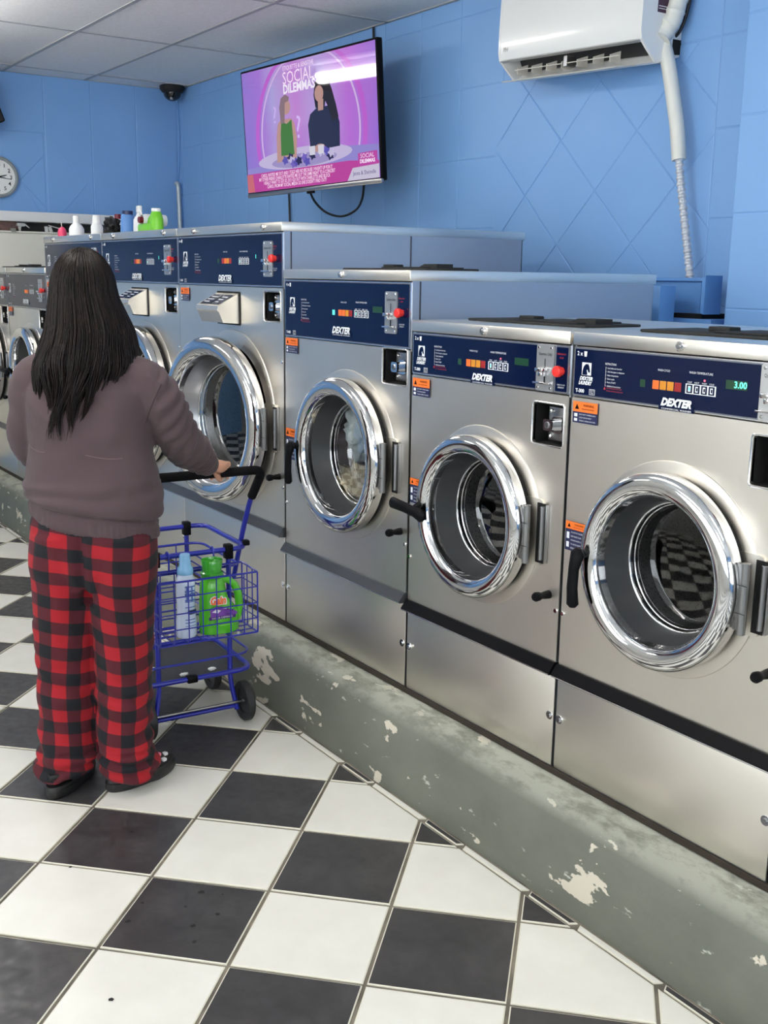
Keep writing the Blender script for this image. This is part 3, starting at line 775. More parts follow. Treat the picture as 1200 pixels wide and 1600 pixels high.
    if handle == 'down': L_ = [(px-.014, oy-.086, pz+.012), (px-.020, oy-.090, pz-.025), (px-.020, oy-.092, pz-.07), (px-.014, oy-.094, pz-.108)]
    else: L_ = [(px+.036, oy-.090, pz-.016), (px+.005, oy-.092, pz-.010), (px-.040, oy-.094, pz-.004), (px-.098, oy-.096, pz+.0)]
    if handle == 'side': b = MB(); b.tube([(px-.02, oy-.046, pz+.012), (px-.012, oy-.062, pz+.006), (px-.004, oy-.090, pz-.008)], [.010, .010, .013], 12)
    b.tube([L_[0], L_[0]] and [tuple(Vector(L_[0])+(Vector(L_[0])-Vector(L_[1])).normalized()*.012)]+L_+[tuple(Vector(L_[3])+(Vector(L_[3])-Vector(L_[2])).normalized()*.008)], [.008, .019, .0145, .015, .0165, .008], 14, flat=.7)
    if not (door_open): b.obj('handle', BLACK, dr, smooth=50)
    else:
        b = MB(); b.cyl((0, 0, 0), .02, 0, -.012, 'y', 18, bev=.003); h_ = b.obj('latch', BLACK, t, smooth=40); h_.location = (cx-R*.74, .0, cz)
        MB().cyl((cx-R*.74, 0, cz), .009, -.010, -.03, 'y', 14, bev=.002).obj('latch_pin', CHROME, h_.parent, smooth=40)
    # soap drawer (large machines)
    if hopper:
        b = MB(); b.prism(rrect(.350, .541, 1.036, 1.156, .004, 2), -.0022, .0, 1); b.obj('dispenser_recess', VOID, t)
        b = MB(); b.prism([(-.002, 1.150), (-.086, 1.106), (-.090, 1.090), (-.082, 1.084), (-.066, 1.046), (-.002, 1.042)], .350, .531, 0)
        hp = b.obj('soap_dispenser', STEEL, t, smooth=20)
        def tp(a, u): return (.350+.181*u, -.006-.078*a-.0006, 1.148-.0409*a+.0012)
        for u0, u1, nm in ((.06, .52, 'wash'), (.55, .94, 'rinse')):
            b = MB(); b.add([tp(.12, u0), tp(.92, u0), tp(.92, u1), tp(.12, u1)], [(0, 1, 2, 3)]); b.cur = 1
            for q in range(3):
                a = .3+.2*q; b.add([tp(a, u0+.06), tp(a+.07, u0+.06), tp(a+.07, u1-.08-.04*q), tp(a, u1-.08-.04*q)], [(0, 1, 2, 3)])
            for v_i in range(len(b.v)):
                if v_i >= 4: b.v[v_i] = (b.v[v_i][0], b.v[v_i][1], b.v[v_i][2]+.0005)
            b.obj('dispenser_label', [NAVY, WHITEP], hp)
    # soap box lid lying on top
    if on_top:
        b = MB(); x0 = .07 if kind == 'small' else .14
        b.bbox(x0, x0+.47, .14, .34, H, H+.007, .003); b.bbox(x0+.20, x0+.42, .16, .32, H+.007, H+.011, .002)
        b.prism([(x0+.35, H+.007), (x0+.39, H+.020), (x0+.455, H+.020), (x0+.455, H+.007)], .19, .25, 1)
        b.bbox(x0+.15, x0+.21, .20, .24, H+.007, H+.019, .003)
        b.obj('top_dispenser', BLACKM, t, smooth=30)
    if wash: pass
    # pressed arcs on the side that shows
    if kind == 'medium':
        b = MB()
        for ya, yb_ in ((.15, .40), (.55, .80)):
            b.tube([(w+.0015, ya, .98), (w+.0015, ya, 1.06), (w+.0015, ya+.012, 1.083), (w+.0015, ya+.035, 1.094), (w+.0015, yb_-.035, 1.094), (w+.0015, yb_-.012, 1.083), (w+.0015, yb_, 1.06), (w+.0015, yb_, .98)], .0055, 6)
        b.obj('side_bead', SIDE, cab, smooth=60)
    return t

GS = 'row of steel coin washers along the wall'
washer('small', -.655, 'small steel washer mostly outside the right edge of the picture', GS)
washer('small', -.004, 'small steel washer at the right, nearest the camera, its green display lit', GS, digits='3.00', lit=('temp',))
washer('small', .647, 'small steel washer with its black door handle sticking out to the left', GS, handle='side', lit=('temp',))
wm4 = washer('medium', 1.390, 'medium steel washer with laundry behind its round door', GS, lit=('start',))
washer('large', 2.260, 'large steel washer with its round door ajar, behind the cart handle', GS, door_open=9, hopper=True, digits='1', on_top=False)
washer('large', 3.121, 'large steel washer half hidden by the long hair, soap box showing', GS, hopper=True, digits='1', on_top=False)
washer('large', 3.982, 'large steel washer almost wholly hidden behind the person, farthest of the tall ones', GS, hopper=True, on_top=False)
washer('medium', 4.722, 'lower steel washer beyond the tall ones, door ring showing left of the hair', GS, handle='side')
washer('medium', 5.464, 'lower steel washer at the left edge of the picture, farthest in the row', GS, handle='side')

# ------------------------------------------------------------------ laundry seen through the medium washer's door
def crumple(c, r, sc, amp, seed, n=3):
    bm = bmesh.new(); bmesh.ops.create_icosphere(bm, subdivisions=4, radius=1)
    for v in bm.verts:
        d = v.co.normalized(); k_ = 1+amp*noise.noise(d*2.2+Vector((seed, 0, 0)))+amp*.6*abs(noise.noise(d*5+Vector((0, seed, 0))))-amp*.4*abs(noise.noise(d*9+Vector((0, 0, seed))))
        v.co = Vector(c)+Vector((d.x*sc[0], d.y*sc[1], d.z*sc[2]))*r*k_
    me = bpy.data.meshes.new('cloth'); bm.to_mesh(me); bm.free()
    for p in me.polygons: p.use_smooth = True
    return me
def in_washer(me, m, name, label, cat, grp):
    me.materials.append(m); o = link(name, me, None, (0, 1.390, HC), (0, 0, -PI/2)); return tag(o, label, cat, grp)
G_ = 'laundry inside the medium washer'
CLW = mat('white_cloth', srgb(206, 216, 220), .9); CLM = mat('mauve_cloth', srgb(112, 98, 104), .9)
CLB = mat('beige_cloth', srgb(186, 174, 148), .9); t_, n_, l_, b_ = nt(CLB)
ch = n_.new('ShaderNodeTexChecker'); ch.inputs['Scale'].default_value = 38; l_.new(coords(CLB), ch.inputs[0]); ch.inputs[1].default_value = (*srgb(196, 186, 162), 1); ch.inputs[2].default_value = (*srgb(160, 146, 122), 1); l_.new(ch.outputs[0], b_.inputs['Base Color'])
in_washer(crumple((.315, .115, .730), .072, (.85, .75, 1.1), .75, 3), CLW, 'laundry', 'white crumpled cloth at the upper right inside the medium washer', 'laundry', G_)
in_washer(crumple((.30, .110, .545), .080, (1.1, .75, .80), .65, 9), CLB, 'laundry', 'beige checked cloth at the bottom inside the medium washer', 'laundry', G_)
in_washer(crumple((.215, .165, .66), .10, (.8, .8, 1.3), .6, 14), CLM, 'laundry', 'mauve crumpled cloth at the left inside the medium washer', 'laundry', G_)

# ------------------------------------------------------------------ television
tv = thing('television', 'flat television showing two women on a pink studio set, tilted out from the blue wall', 'television', (1.11, 3.158, 2.204))
a_, t2, ro = .145, TVTILT, .025
nn = Vector((-math.cos(a_)*math.cos(t2), -math.sin(a_)*math.cos(t2), -math.sin(t2)))
rr_ = Vector((0, 0, 1)).cross(nn).normalized(); uu_ = nn.cross(rr_)
r2 = math.cos(ro)*rr_+math.sin(ro)*uu_; u2 = -math.sin(ro)*rr_+math.cos(ro)*uu_
tv.rotation_euler = Matrix((r2, -nn, u2)).transposed().to_euler()
TW, TH = 1.10, .64
MB().bbox(-TW/2, TW/2, 0, .035, -TH/2, TH/2, .006).obj('housing', BLACK, tv, smooth=30)
MB().bbox(-TW/2+.12, TW/2-.12, .034, .085, -TH/2+.03, TH/2-.16, .02).obj('back_cover', BLACKM, tv, smooth=30)
MB().bbox(-TW/2, TW/2, -.004, .012, -TH/2-.012, -TH/2+.010, .004).obj('bottom_trim', DARKCHROME, tv, smooth=30)
MB().bbox(-.03, .03, -.003, .006, -TH/2-.024, -TH/2-.010, .003).obj('sensor', BLACK, tv, smooth=30)
b = MB()
X0, X1, Z0, Z1 = -TW/2+.012, TW/2-.012, -TH/2+.014, TH/2-.012
sw, sh = X1-X0, Z1-Z0
def scrmat(name, col, e=.8):
    m = bpy.data.materials.new(name); m.use_nodes = True; q = m.node_tree.nodes['Principled BSDF']
    q.inputs['Base Color'].default_value = (.01, .01, .01, 1); q.inputs['Roughness'].default_value = .03
    q.inputs['Emission Color'].default_value = (*col, 1); q.inputs['Emission Strength'].default_value = e; return m
sc = scrmat('screen_backdrop', srgb(196, 150, 232)); t_, n_, l_, b_ = nt(sc)
tc = n_.new('ShaderNodeTexCoord'); sx = n_.new('ShaderNodeSeparateXYZ'); l_.new(tc.outputs['Object'], sx.inputs[0])
mx_ = n_.new('ShaderNodeMapRange'); mx_.inputs[1].default_value = X0; mx_.inputs[2].default_value = X1; l_.new(sx.outputs[0], mx_.inputs[0])
cA = ramp(sc, mx_.outputs[0], [(0, srgb(150, 130, 226)), (.14, srgb(176, 126, 232)), (.24, srgb(190, 176, 240)), (.42, srgb(214, 146, 230)), (.6, srgb(196, 186, 244)), (.8, srgb(206, 120, 234)), (1, srgb(164, 118, 232))])
fx = ntex(sc, coords(sc), 3.5, 3); cB = mixc(sc, ramp(sc, fx, [(.4, g3(0)), (.75, g3(.7))]), cA, srgb(192, 122, 230)); l_.new(cB, b_.inputs['Emission Color'])
rect(b, X0, X1, Z0, Z1, -.0012); b.obj('screen', sc, tv)
def sxy(u, v_): return (X0+sw*u, Z0+sh*v_)       # screen fractions, v up
layer = [0]
def spoly(pts, col, name='screen_shape', e=.8):
    layer[0] += 1; b = MB(); flat(b, [sxy(*p) for p in pts], -.0014-.00012*layer[0]); return b.obj(name, scrmat('screen_'+str(layer[0]), col, e), tv.children[-1] if 0 else scr_o)
scr_o = [c for c in tv.children if c.name.startswith('screen')][0]
def ell(cx, cy, rx, ry, n=28, a0=0, a1=2*PI): return [(cx+rx*math.cos(a0+(a1-a0)*i/n), cy+ry*math.sin(a0+(a1-a0)*i/n)) for i in range(n)]
# glowing arches
for cx_, rx_, ry_, wd, col in ((.51, .42, .72, .03, srgb(208, 104, 226)), (.51, .375, .66, .012, srgb(228, 196, 250))):
    layer[0] += 1; b = MB(); pts = []
    for i in range(41):
        a = PI*(-.12+1.24*i/40); pts.append((a,))
        p0 = sxy(cx_+rx_*math.cos(a), .42+ry_*math.sin(a)); p1 = sxy(cx_+(rx_-wd)*math.cos(a), .42+(ry_-wd*1.2)*math.sin(a))
        b.v += [(p0[0], -.0014-.00012*layer[0], min(p0[1], Z1)), (p1[0], -.0014-.00012*layer[0], min(p1[1], Z1))]
    for i in range(40): b.f.append((2*i, 2*i+1, 2*i+3, 2*i+2)); b.m.append(0)
    b.obj('screen_arch', scrmat('screen_arch', col), scr_o)
spoly([(0, .06), (1, .06), (1, .25), (.8, .27), (.0, .20)], srgb(160, 146, 226), 'screen_floor')
spoly(ell(.46, .235, .36, .085), srgb(214, 200, 240), 'screen_desk_top')
spoly(ell(.46, .215, .25, .055), srgb(172, 158, 214), 'screen_desk_front')
# left presenter
SK = srgb(206, 160, 150)
spoly([(.255, .22), (.26, .42), (.275, .53), (.30, .56), (.38, .56), (.405, .52), (.42, .40), (.41, .24)], SK, 'screen_figure')
spoly([(.29, .27), (.295, .45), (.305, .55), (.345, .52), (.385, .55), (.39, .42), (.395, .27)], srgb(70, 132, 52), 'screen_top')
spoly(ell(.345, .655, .036, .06), SK, 'screen_face')
spoly([(.30, .53), (.295, .66), (.31, .73), (.345, .755), (.375, .73), (.37, .70), (.34, .69), (.335, .60), (.33, .53)], srgb(150, 122, 130), 'screen_hair')
# right presenter
spoly([(.52, .27), (.51, .48), (.53, .56), (.58, .60), (.66, .60), (.715, .57), (.74, .46), (.735, .28)], srgb(34, 38, 74), 'screen_figure')
spoly([(.572, .60), (.562, .70), (.575, .80), (.62, .835), (.67, .81), (.695, .72), (.72, .60), (.735, .50), (.69, .47), (.66, .60), (.645, .64), (.64, .60)], srgb(36, 26, 40), 'screen_hair')
spoly([(.590, .575), (.592, .66), (.632, .66), (.628, .575)], SK, 'screen_neck')
spoly(ell(.602, .705, .032, .062), SK, 'screen_face')
spoly(ell(.59, .285, .04, .035), SK, 'screen_hands')
for i in range(15):
    u = .33+.30*(i/14)+(.05 if i > 9 else 0)+random.uniform(-.012, .012); v_ = .215+.03*math.sin(i*1.3)+random.uniform(-.01, .02)+(.03 if i > 8 else 0)
    spoly([(u+.028*(1 if q % 2 else .62)*math.cos(q*PI/5), v_+.042*(1 if q % 2 else .6)*math.sin(q*PI/5)) for q in range(10)], [srgb(96, 84, 190), srgb(40, 28, 84), srgb(214, 204, 240), srgb(126, 104, 206)][i % 4], 'screen_flower')
for u in (.535, .60): spoly([(u-.02, .24), (u-.022, .31), (u+.022, .31), (u+.02, .24)], srgb(236, 232, 246), 'screen_mug')
spoly([(0, 0), (1, 0), (1, .13), (.80, .155), (0, .155)], srgb(206, 64, 168), 'screen_banner')
spoly([(.0, 0), (.06, 0), (.05, .15), (0, .15)], srgb(222, 112, 120), 'screen_banner_edge')
spoly([(.78, .0), (.82, .095), (1, .105), (1, .0)], srgb(222, 214, 236), 'screen_caption')
spoly([(.86, .10), (.86, .20), (.99, .205), (.99, .105)], srgb(206, 70, 176), 'screen_badge')
def stext(s, size, u, v_, col, **kw):
    layer[0] += 1; b = MB(); p = sxy(u, v_); put_text(b, s, size, p[0], p[1], -.0014-.00012*layer[0]-.0003, **kw); b.obj('screen_text', scrmat('screen_text', col, 1), scr_o)
TXC = srgb(250, 226, 250)
stext('ETIQUETTE & SENSITIVE', .030, .46, .955, TXC, width=.25)
stext('SOCIAL', .085, .455, .875, TXC, width=.25)
stext('DILEMMAS', .062, .46, .79, srgb(244, 236, 252), width=.26, bold=.002)
stext('?', .16, .44, .47, srgb(214, 186, 244)); stext('?', .12, .26, .60, srgb(206, 176, 240))
for i, s_ in enumerate(('CAROL INVITED ME OUT AND I TOLD HER NO BECAUSE I WASN\'T UP FOR IT', 'MY OTHER FRIEND CHARLOTTE INVITED ME OUT THE SAME NIGHT TO A CONCERT', 'I REALLY WANT TO GO! SO, DO I GO OUT WITH CHARLOTTE AND BLOCK', 'CAROL FROM MY SOCIAL MEDIA SO SHE DOESN\'T FIND OUT?')):
    stext(s_, .024, .40, .128-.032*i, srgb(252, 220, 244), width=(.60, .64, .56, .50)[i], bold=.0004)
stext('SOCIAL', .030, .925, .175, TXC, width=.10); stext('DILEMMAS', .024, .925, .135, TXC, width=.11, bold=.001)
stext('Jenna & Sheinelle', .028, .90, .05, srgb(70, 60, 130), width=.17)
# wall arm and cables
arm = MB(); arm.tube([(1.205, 3.18, 2.22), (1.30, 3.30, 2.20), (1.40, 3.12, 2.20), (1.495, 3.16, 2.20)], .018, 8); arm.bbox(1.475, 1.497, 3.06, 3.28, 2.08, 2.34, .004)
am = arm.obj('tv_bracket', BLACK); tag(am, 'black wall arm behind the television', 'bracket')
CAB = mat('cable_black', (.008, .008, .012), .5)
def cable(name, pts, r, m, label, cat='cable', group=None):
    # catmull-rom smoothing
    P = [Vector(p) for p in pts]; out = []
    for i in range(len(P)-1):
        p0, p1, p2, p3 = P[max(i-1, 0)], P[i], P[i+1], P[min(i+2, len(P)-1)]
        for q in range(8):
            t = q/8; out.append(.5*((2*p1)+(p2-p0)*t+(2*p0-5*p1+4*p2-p3)*t*t+(3*p1-p0-3*p2+p3)*t**3))
    out.append(P[-1]); o = MB().tube(out, r, 8).obj(name, m, smooth=60); return tag(o, label, cat, group)
cable('power_cable', [(1.487, 3.13, ZC), (1.487, 3.12, 2.5), (1.487, 3.13, 2.3)], .006, CAB, 'black cable running down the wall from the ceiling behind the television')
def on_x(u, v_, X):
    k_ = (cd+cr*((u-600)/1702.48)-cu*((v_-800)/1702.48)); t = (X-M.translation.x)/k_.x; return tuple(M.translation+k_*t)
cable('signal_cable', [on_x(483, 296, 1.20), on_x(492, 315, 1.26), on_x(510, 332, 1.32), on_x(534, 338, 1.34), on_x(556, 328, 1.32), on_x(566, 310, 1.26), on_x(569, 284, 1.20)], .006, CAB, 'black cable looping below the television', group=None)
cable('drop_cable', [on_x(451, 296, 1.485), on_x(452, 320, 1.485), on_x(453, 350, 1.485), on_x(453, 372, 1.485)], .006, CAB, 'thin black cable hanging straight down behind the tall washers')

# ------------------------------------------------------------------ air conditioner
ac = thing('air_conditioner', 'white wall-mounted air conditioner above the washers', 'air conditioner', (1.29, 1.875, 2.335), (0, math.radians(2.6), -PI/2))
AW = .80
prof = [(.205, .30), (.03, .30), (.008, .285), (-.002, .25), (-.004, .12), (-.002, .03), (.004, .004), (.012, -.002)]
b = MB(); b.prism(prof+[(.02, -.004), (.205, .05)], .012, AW-.012, 0); body = b.obj('front_cover', WHITE, ac, smooth=25)
# end cheeks, curved
ch_ = [(.207, .302), (.028, .302), (.006, .288), (-.003, .25), (-.005, .12), (-.003, .03), (.004, .002), (.040, -.030), (.09, -.070), (.207, -.038)]
for x0, x1 in ((0, .012), (AW-.012, AW)): MB().prism(ch_, x0, x1, 0).obj('end_cap', WHITE, ac, smooth=25)
b = MB(); b.prism([(.205, .05), (.17, .05), (.15, -.02), (.10, -.064), (.115, -.068), (.205, -.040)], .012, AW-.012, 0); b.obj('bottom_tray', WHITE, ac, smooth=25)
b = MB(); b.add([(.012, .02, -.003), (AW-.012, .02, -.003), (AW-.012, .10, .03), (.012, .10, .03)], [(0, 1, 2, 3)]); b.add([(.012, .10, .03), (AW-.012, .10, .03), (AW-.012, .13, -.03), (.012, .13, -.03)], [(0, 1, 2, 3)]); b.obj('outlet_throat', mat('outlet_dark', (.02, .02, .022), .6), ac)
b = MB(); b.prism([(.020, -.006), (.024, -.002), (.004, .0), (.0, -.003)], .012, AW-.012, 0); b.obj('chrome_lip', mat('grey_lip', srgb(168, 168, 168), .3), ac)
# louvre flap, opened
FL = mat('flap_plastic', srgb(206, 202, 192), .4)
b = MB(); b.prism([(-.014, -.088), (-.010, -.083), (.098, -.064), (.098, -.068)], .045, AW-.11, 0); b.obj('louvre_flap', FL, ac, smooth=30)
for q in range(7):
    x = .09+q*.088
    if q == 3: x += .0
    MB().prism([(.030, -.030), (.030, -.056), (.085, -.056), (.085, -.012)], x, x+.003, 0).obj('vane', FL, ac)
for x0, x1 in ((.075, .36), (.39, .67)):
    MB().bbox(x0, x1, .027, .031, -.040, -.0365, .001).obj('vane_rod', FL, ac)
MB().bbox(.365, .385, .03, .08, -.05, -.01, .002).obj('vane_pivot', DARKCHROME, ac)
b = MB(); put_text(b, 'PH', .024, .050, .040, -.0056); b.obj('badge', mat('badge_grey', srgb(120, 120, 122), .4), ac)
def side_rect(mb, y0, y1, z0, z1, x): mb.add([(x, y0, z0), (x, y1, z0), (x, y1, z1), (x, y0, z1)], [(0, 1, 2, 3)])
b = MB(); side_rect(b, .07, .17, .10, .20, AW+.0006); lbl = b.obj('rating_label', mat('label_maroon', srgb(64, 28, 62), .4), ac)
b = MB(); side_rect(b, .075, .165, .12, .123, AW+.001); side_rect(b, .075, .150, .112, .1145, AW+.001); lb2 = b.obj('label_print', WHITEP, lbl)
b = MB()
for q in range(12): side_rect(b, .115+q*.0042, .1165+q*.0042+(.001 if q % 3 else 0), .066, .085, AW+.0006)
b.obj('barcode', BLACK, ac)
MB().prism([(.165, .02), (.165, -.035), (.21, -.03), (.21, .02)], AW-.02, AW+.0015, 0).obj('pipe_outlet', VOID, ac)
# refrigerant pipe wrapped in white sleeve and ribbed conduit
SLV = mat('white_sleeve', srgb(222, 222, 214), .45)
def px_pts(L, X): return [on_x(u, v_, X) for u, v_ in L]
cable('drain_pipe', px_pts([(1032, 54), (1038, 72), (1046, 110), (1053, 160), (1058, 200), (1061, 250)], 1.43), .027, SLV, 'smooth white drain pipe curving down from the air conditioner', 'pipe')
A_ = px_pts([(1061, 248), (1064, 290), (1070, 350), (1077, 420), (1083, 480), (1085, 512)], 1.43)
cp = MB(); P = [Vector(p) for p in A_]; fine = [P[0]]; step = .0056; acc = 0
for i in range(len(P)-1):
    L = (P[i+1]-P[i]).length; d = step-acc
    while d < L: fine.append(P[i].lerp(P[i+1], d/L)); d += step
    acc = L-(d-step)
cp.tube([tuple(p) for p in fine], [.0160 if i % 4 in (0, 1) else .0130 for i in range(len(fine))], 12)
o = cp.obj('ribbed_conduit', mat('conduit_grey', srgb(196, 200, 206), .4, .2), smooth=20); tag(o, 'grey ribbed flexible conduit below the white drain pipe', 'conduit')
pipe = [on_x(1032, 62, 1.40), on_x(1040, 48, 1.42), on_x(1052, 30, 1.43), on_x(1058, 8, 1.44), on_x(1066, -20, 1.45), on_x(1070, -50, 1.45)]
fine = []
P = [Vector(p) for p in pipe]
for i in range(len(P)-1):
    for q in range(6): fine.append(P[i].lerp(P[i+1], q/6))
cp = MB(); cp.tube([tuple(p) for p in fine], [.034 if i % 5 else .038 for i in range(len(fine))], 12)
o = cp.obj('insulated_pipe', SLV, smooth=50); tag(o, 'thick white taped pipe rising from the right end of the air conditioner', 'pipe')
cable('power_lead', px_pts([(1030, 62), (1045, 62), (1060, 52), (1072, 25), (1080, -10)], 1.47), .006, CAB, 'black lead behind the white taped pipe at the air conditioner')

# blue painted utility boxes behind the small washers
tr = thing('utility_trough', 'blue painted metal box and bent panel on the wall behind the small washers', 'utility box', (0, 0, 0))
b = MB(); b.bbox(1.20, 1.28, .825, 1.2, .3, 1.432, .003); b.obj('box', BLUED, tr, smooth=30)
b = MB(); b.prism([(.80, 1.335), (1.19, 1.335), (1.19, 1.462), (.80, 1.462)], 1.385, 1.40, 0); b.obj('backing_panel', BLUED, tr)
b = MB(); b.prism([(.72, 1.335), (.735, 1.340), (.735, 1.462), (.72, 1.470)], 1.31, 1.40, 0); b.obj('side_flange', BLUED, tr)
b = MB(); b.prism([(.735, 1.45), (1.19, 1.45), (1.19, 1.456), (.735, 1.462)], 1.37, 1.40, 0); b.obj('top_lip', BLUED, tr)
b = MB(); b.bbox(1.33, 1.45, .70, 1.19, .3, 1.318, .004); b.obj('lower_box', BLUED, tr, smooth=30)
MB().box(1.34, 1.49, .75, 1.2, 1.318, 1.335).obj('slot', VOID, tr)
MB().cyl((1.42, .79, 0), .035, 1.300, 1.322, 'z', 24, bev=.003).obj('pipe_flange', mat('galvanised', srgb(150, 160, 172), .35, .8), tr, smooth=35)
o = MB().bbox(1.0, 1.03, .62, .90, 1.30, 1.318, .002).obj('hose_clamp_bar', BLACK); tag(o, 'short black bar behind the medium washer, before the blue box', 'bar')

# ------------------------------------------------------------------ dome camera
dc = thing('security_camera', 'black dome security camera on the ceiling in the far corner', 'camera', (1.40, 5.50, ZC-.003))
MB().lathe([(.0001, 0), (.085, 0), (.085, -.02), (.070, -.040), (.060, -.046)], 32, (0, 0, 0), 'z').obj('base', BLACKM, dc, smooth=40)
MB().lathe([(.060*math.cos(a), -.046-.052*math.sin(a)) for a in [PI/2*q/8 for q in range(8)]]+[(.0001, -.098)], 32, (0, 0, 0), 'z').obj('dome', mat('smoked_dome', (.01, .01, .012), .05), dc, smooth=60)
MB().cyl((-.02, -.03, 0), .012, -.075, -.094, 'z', 12, bev=.002).obj('lens', mat('lens_grey', (.4, .4, .38), .2, .6), dc, smooth=30)  # pale grey metal disc in the dome

# ------------------------------------------------------------------ clock
ck = thing('wall_clock', 'round wall clock with white face and grey rim on the blue rear wall', 'clock', (.235, YW-.006, 2.045))
MB().lathe([(.0001, 0), (.128, 0), (.132, -.012), (.128, -.030), (.118, -.034), (.112, -.028), (.108, -.018)], 48).obj('rim', mat('clock_rim', srgb(150, 158, 160), .4, .3), ck, smooth=35)
MB().cyl((0, 0, 0), .110, -.010, -.017, 'y', 40).obj('face', mat('clock_face', srgb(232, 232, 228), .5), ck)
b = MB()
for h in range(1, 13):
    a = PI/2-h*PI/6; put_text(b, str(h), .034, .082*math.cos(a), .082*math.sin(a), -.018, bold=.0005)
b.obj('numerals', BLACK, ck)
def hand(a, L, w_, nm):
    d = Vector((math.cos(a), math.sin(a))); n = Vector((-d.y, d.x)); b = MB()
    b.prism([tuple(-d*.018+n*w_), tuple(-d*.018-n*w_), tuple(d*L-n*w_*.5), tuple(d*L+n*w_*.5)], -.021, -.0195, 1); b.obj(nm, BLACK, ck)
hand(math.radians(-8), .085, .003, 'minute_hand'); hand(math.radians(15), .055, .0045, 'hour_hand'); MB().cyl((0, 0, 0), .006, -.018, -.024, 'y', 12).obj('hub', BLACK, ck)

# ------------------------------------------------------------------ wall speaker
sp_ = thing('wall_speaker', 'black box speaker tilted down near the ceiling above the clock', 'speaker', (.075, 5.52, 2.485), (math.radians(14), math.radians(-24), 0))
MB().bbox(-.12, .12, -.09, .09, -.16, .12, .012).obj('cabinet', BLACK, sp_, smooth=30)
MB().bbox(-.108, .108, -.096, -.088, -.148, .108, .004).obj('grille', mat('grille_cloth', (.03, .027, .027), .8), sp_, smooth=30)
MB().bbox(-.02, .02, .08, .17, -.03, .03, .004).obj('mount', BLACKM, sp_)

# ------------------------------------------------------------------ rear shelf, panel and the clutter on it
sh_ = MB().bbox(-2.4, 1.10, 5.44, 5.662, 1.762, 1.824, .003).obj('wall_shelf', WTRIM, smooth=30); tag(sh_, 'long white shelf board along the blue rear wall', 'shelf')
bk = thing('back_cabinet', 'beige cabinet standing below the white wall shelf behind the row of washers', 'cabinet', (0, 0, 0))
MB().bbox(-.6, 1.25, 5.475, 5.62, 0.22, 1.690, .004).obj('body', BEIGE, bk, smooth=30)
MB().bbox(-.61, 1.26, 5.468, 5.63, 1.690, 1.702, .003).obj('top', BEIGE, bk, smooth=30)
MB().box(-.58, 1.10, 5.632, 5.655, 1.50, 1.760).obj('gap_shade_sheet', GAPSHADE, bk)  # dark sheet painting in the shade of the gap under the shelf
tag(crump := link('cloth_bundle', crumple((0, 0, 0), .05, (1.5, .5, .75), .5, 5), None, (.235, 5.55, 1.736)), 'pinkish brown cloth stuffed under the white shelf at the left edge', 'cloth'); crump.data.materials.append(mat('rose_brown_cloth', srgb(136, 108, 104), .9))
sb_ = thing('spray_nozzle', 'white spray bottle head lying on the beige cabinet', 'spray bottle', (.325, 5.53, 1.703))
MB().bbox(-.022, .03, -.012, .012, .030, .052, .004).obj('nozzle', WHITE, sb_, smooth=30); MB().tube([(.0, 0, .035), (-.004, 0, .02), (-.002, 0, .0)], [.012, .010, .006], 8).obj('neck', WHITE, sb_, smooth=50)
MB().tube([(.03, 0, .045), (.05, 0, .03), (.06, 0, .022)], [.006, .004, .003], 6).obj('trigger', WHITE, sb_, smooth=50)
for i, (x, lab) in enumerate(((.495, 'first of two upright white paper slips on the beige cabinet'), (.525, 'second of two upright white paper slips, the one leaning left'))):
    o = MB().bbox(-.011, .011, -.003, .003, 0, .036, .001).obj('paper_slip', WTRIM); o.location = (x, 5.52, 1.703); o.rotation_euler = (0, math.radians(-6 if i == 0 else -16), 0); tag(o, lab, 'paper', 'white slips on the beige cabinet')
o = MB().bbox(-.05, .05, -.004, .004, -.003, .003, .001).obj('straw', WTRIM); o.location = (.55, 5.50, 1.733); o.rotation_euler = (0, math.radians(14), 0); tag(o, 'thin white straw lying slantwise over the paper slips', 'straw')
for x, lab in ((.262, 'small grey clamp on the cabinet edge at the picture\'s left'), (.582, 'small grey clamp on the cabinet edge beside the tall washers')):
    o = MB().bbox(-.016, .016, -.02, .02, -.009, .014, .004).obj('clamp', mat('clamp_grey', srgb(128, 128, 122), .5), smooth=30); o.location = (x, 5.475, 1.705); tag(o, lab, 'clamp', 'grey clamps')

# ------------------------------------------------------------------ bottles on top of the tall washers
ZT = HC+1.3915
LBL = mat('bottle_white', srgb(228, 230, 232), .35); BLB = mat('bottle_blue', srgb(92, 140, 204), .35); GRB = mat('bottle_green', srgb(112, 194, 44), .35)
NV = mat('cap_navy', srgb(24, 38, 84), .35); DR = mat('cap_dark_red', srgb(110, 20, 40), .35); PK = mat('pink_plastic', srgb(214, 66, 104), .4)
t = thing('detergent_bottle', 'white bottle with sloping shoulders and tall white cap on the tall washers', 'bottle', (.10, 3.76, ZT))
MB().lathe([(.0001, 0), (.040, 0), (.044, .01), (.044, .045), (.036, .062), (.020, .078), (.018, .082)], 24, (0, 0, 0), 'z').obj('body', LBL, t, smooth=50); MB().lathe([(.019, .075), (.019, .118), (.016, .122), (.0001, .122)], 20, (0, 0, 0), 'z').obj('cap', WHITE, t, smooth=40)
t = thing('detergent_bottle', 'plain white bottle with a wide straight cap beside the black bag', 'bottle', (.10, 3.46, ZT))
MB().lathe([(.0001, 0), (.032, 0), (.034, .01), (.034, .05), (.026, .066)], 24, (0, 0, 0), 'z').obj('body', LBL, t, smooth=50); MB().lathe([(.026, .060), (.021, .108), (.019, .112), (.0001, .112)], 20, (0, 0, 0), 'z').obj('cap', WHITE, t, smooth=40)
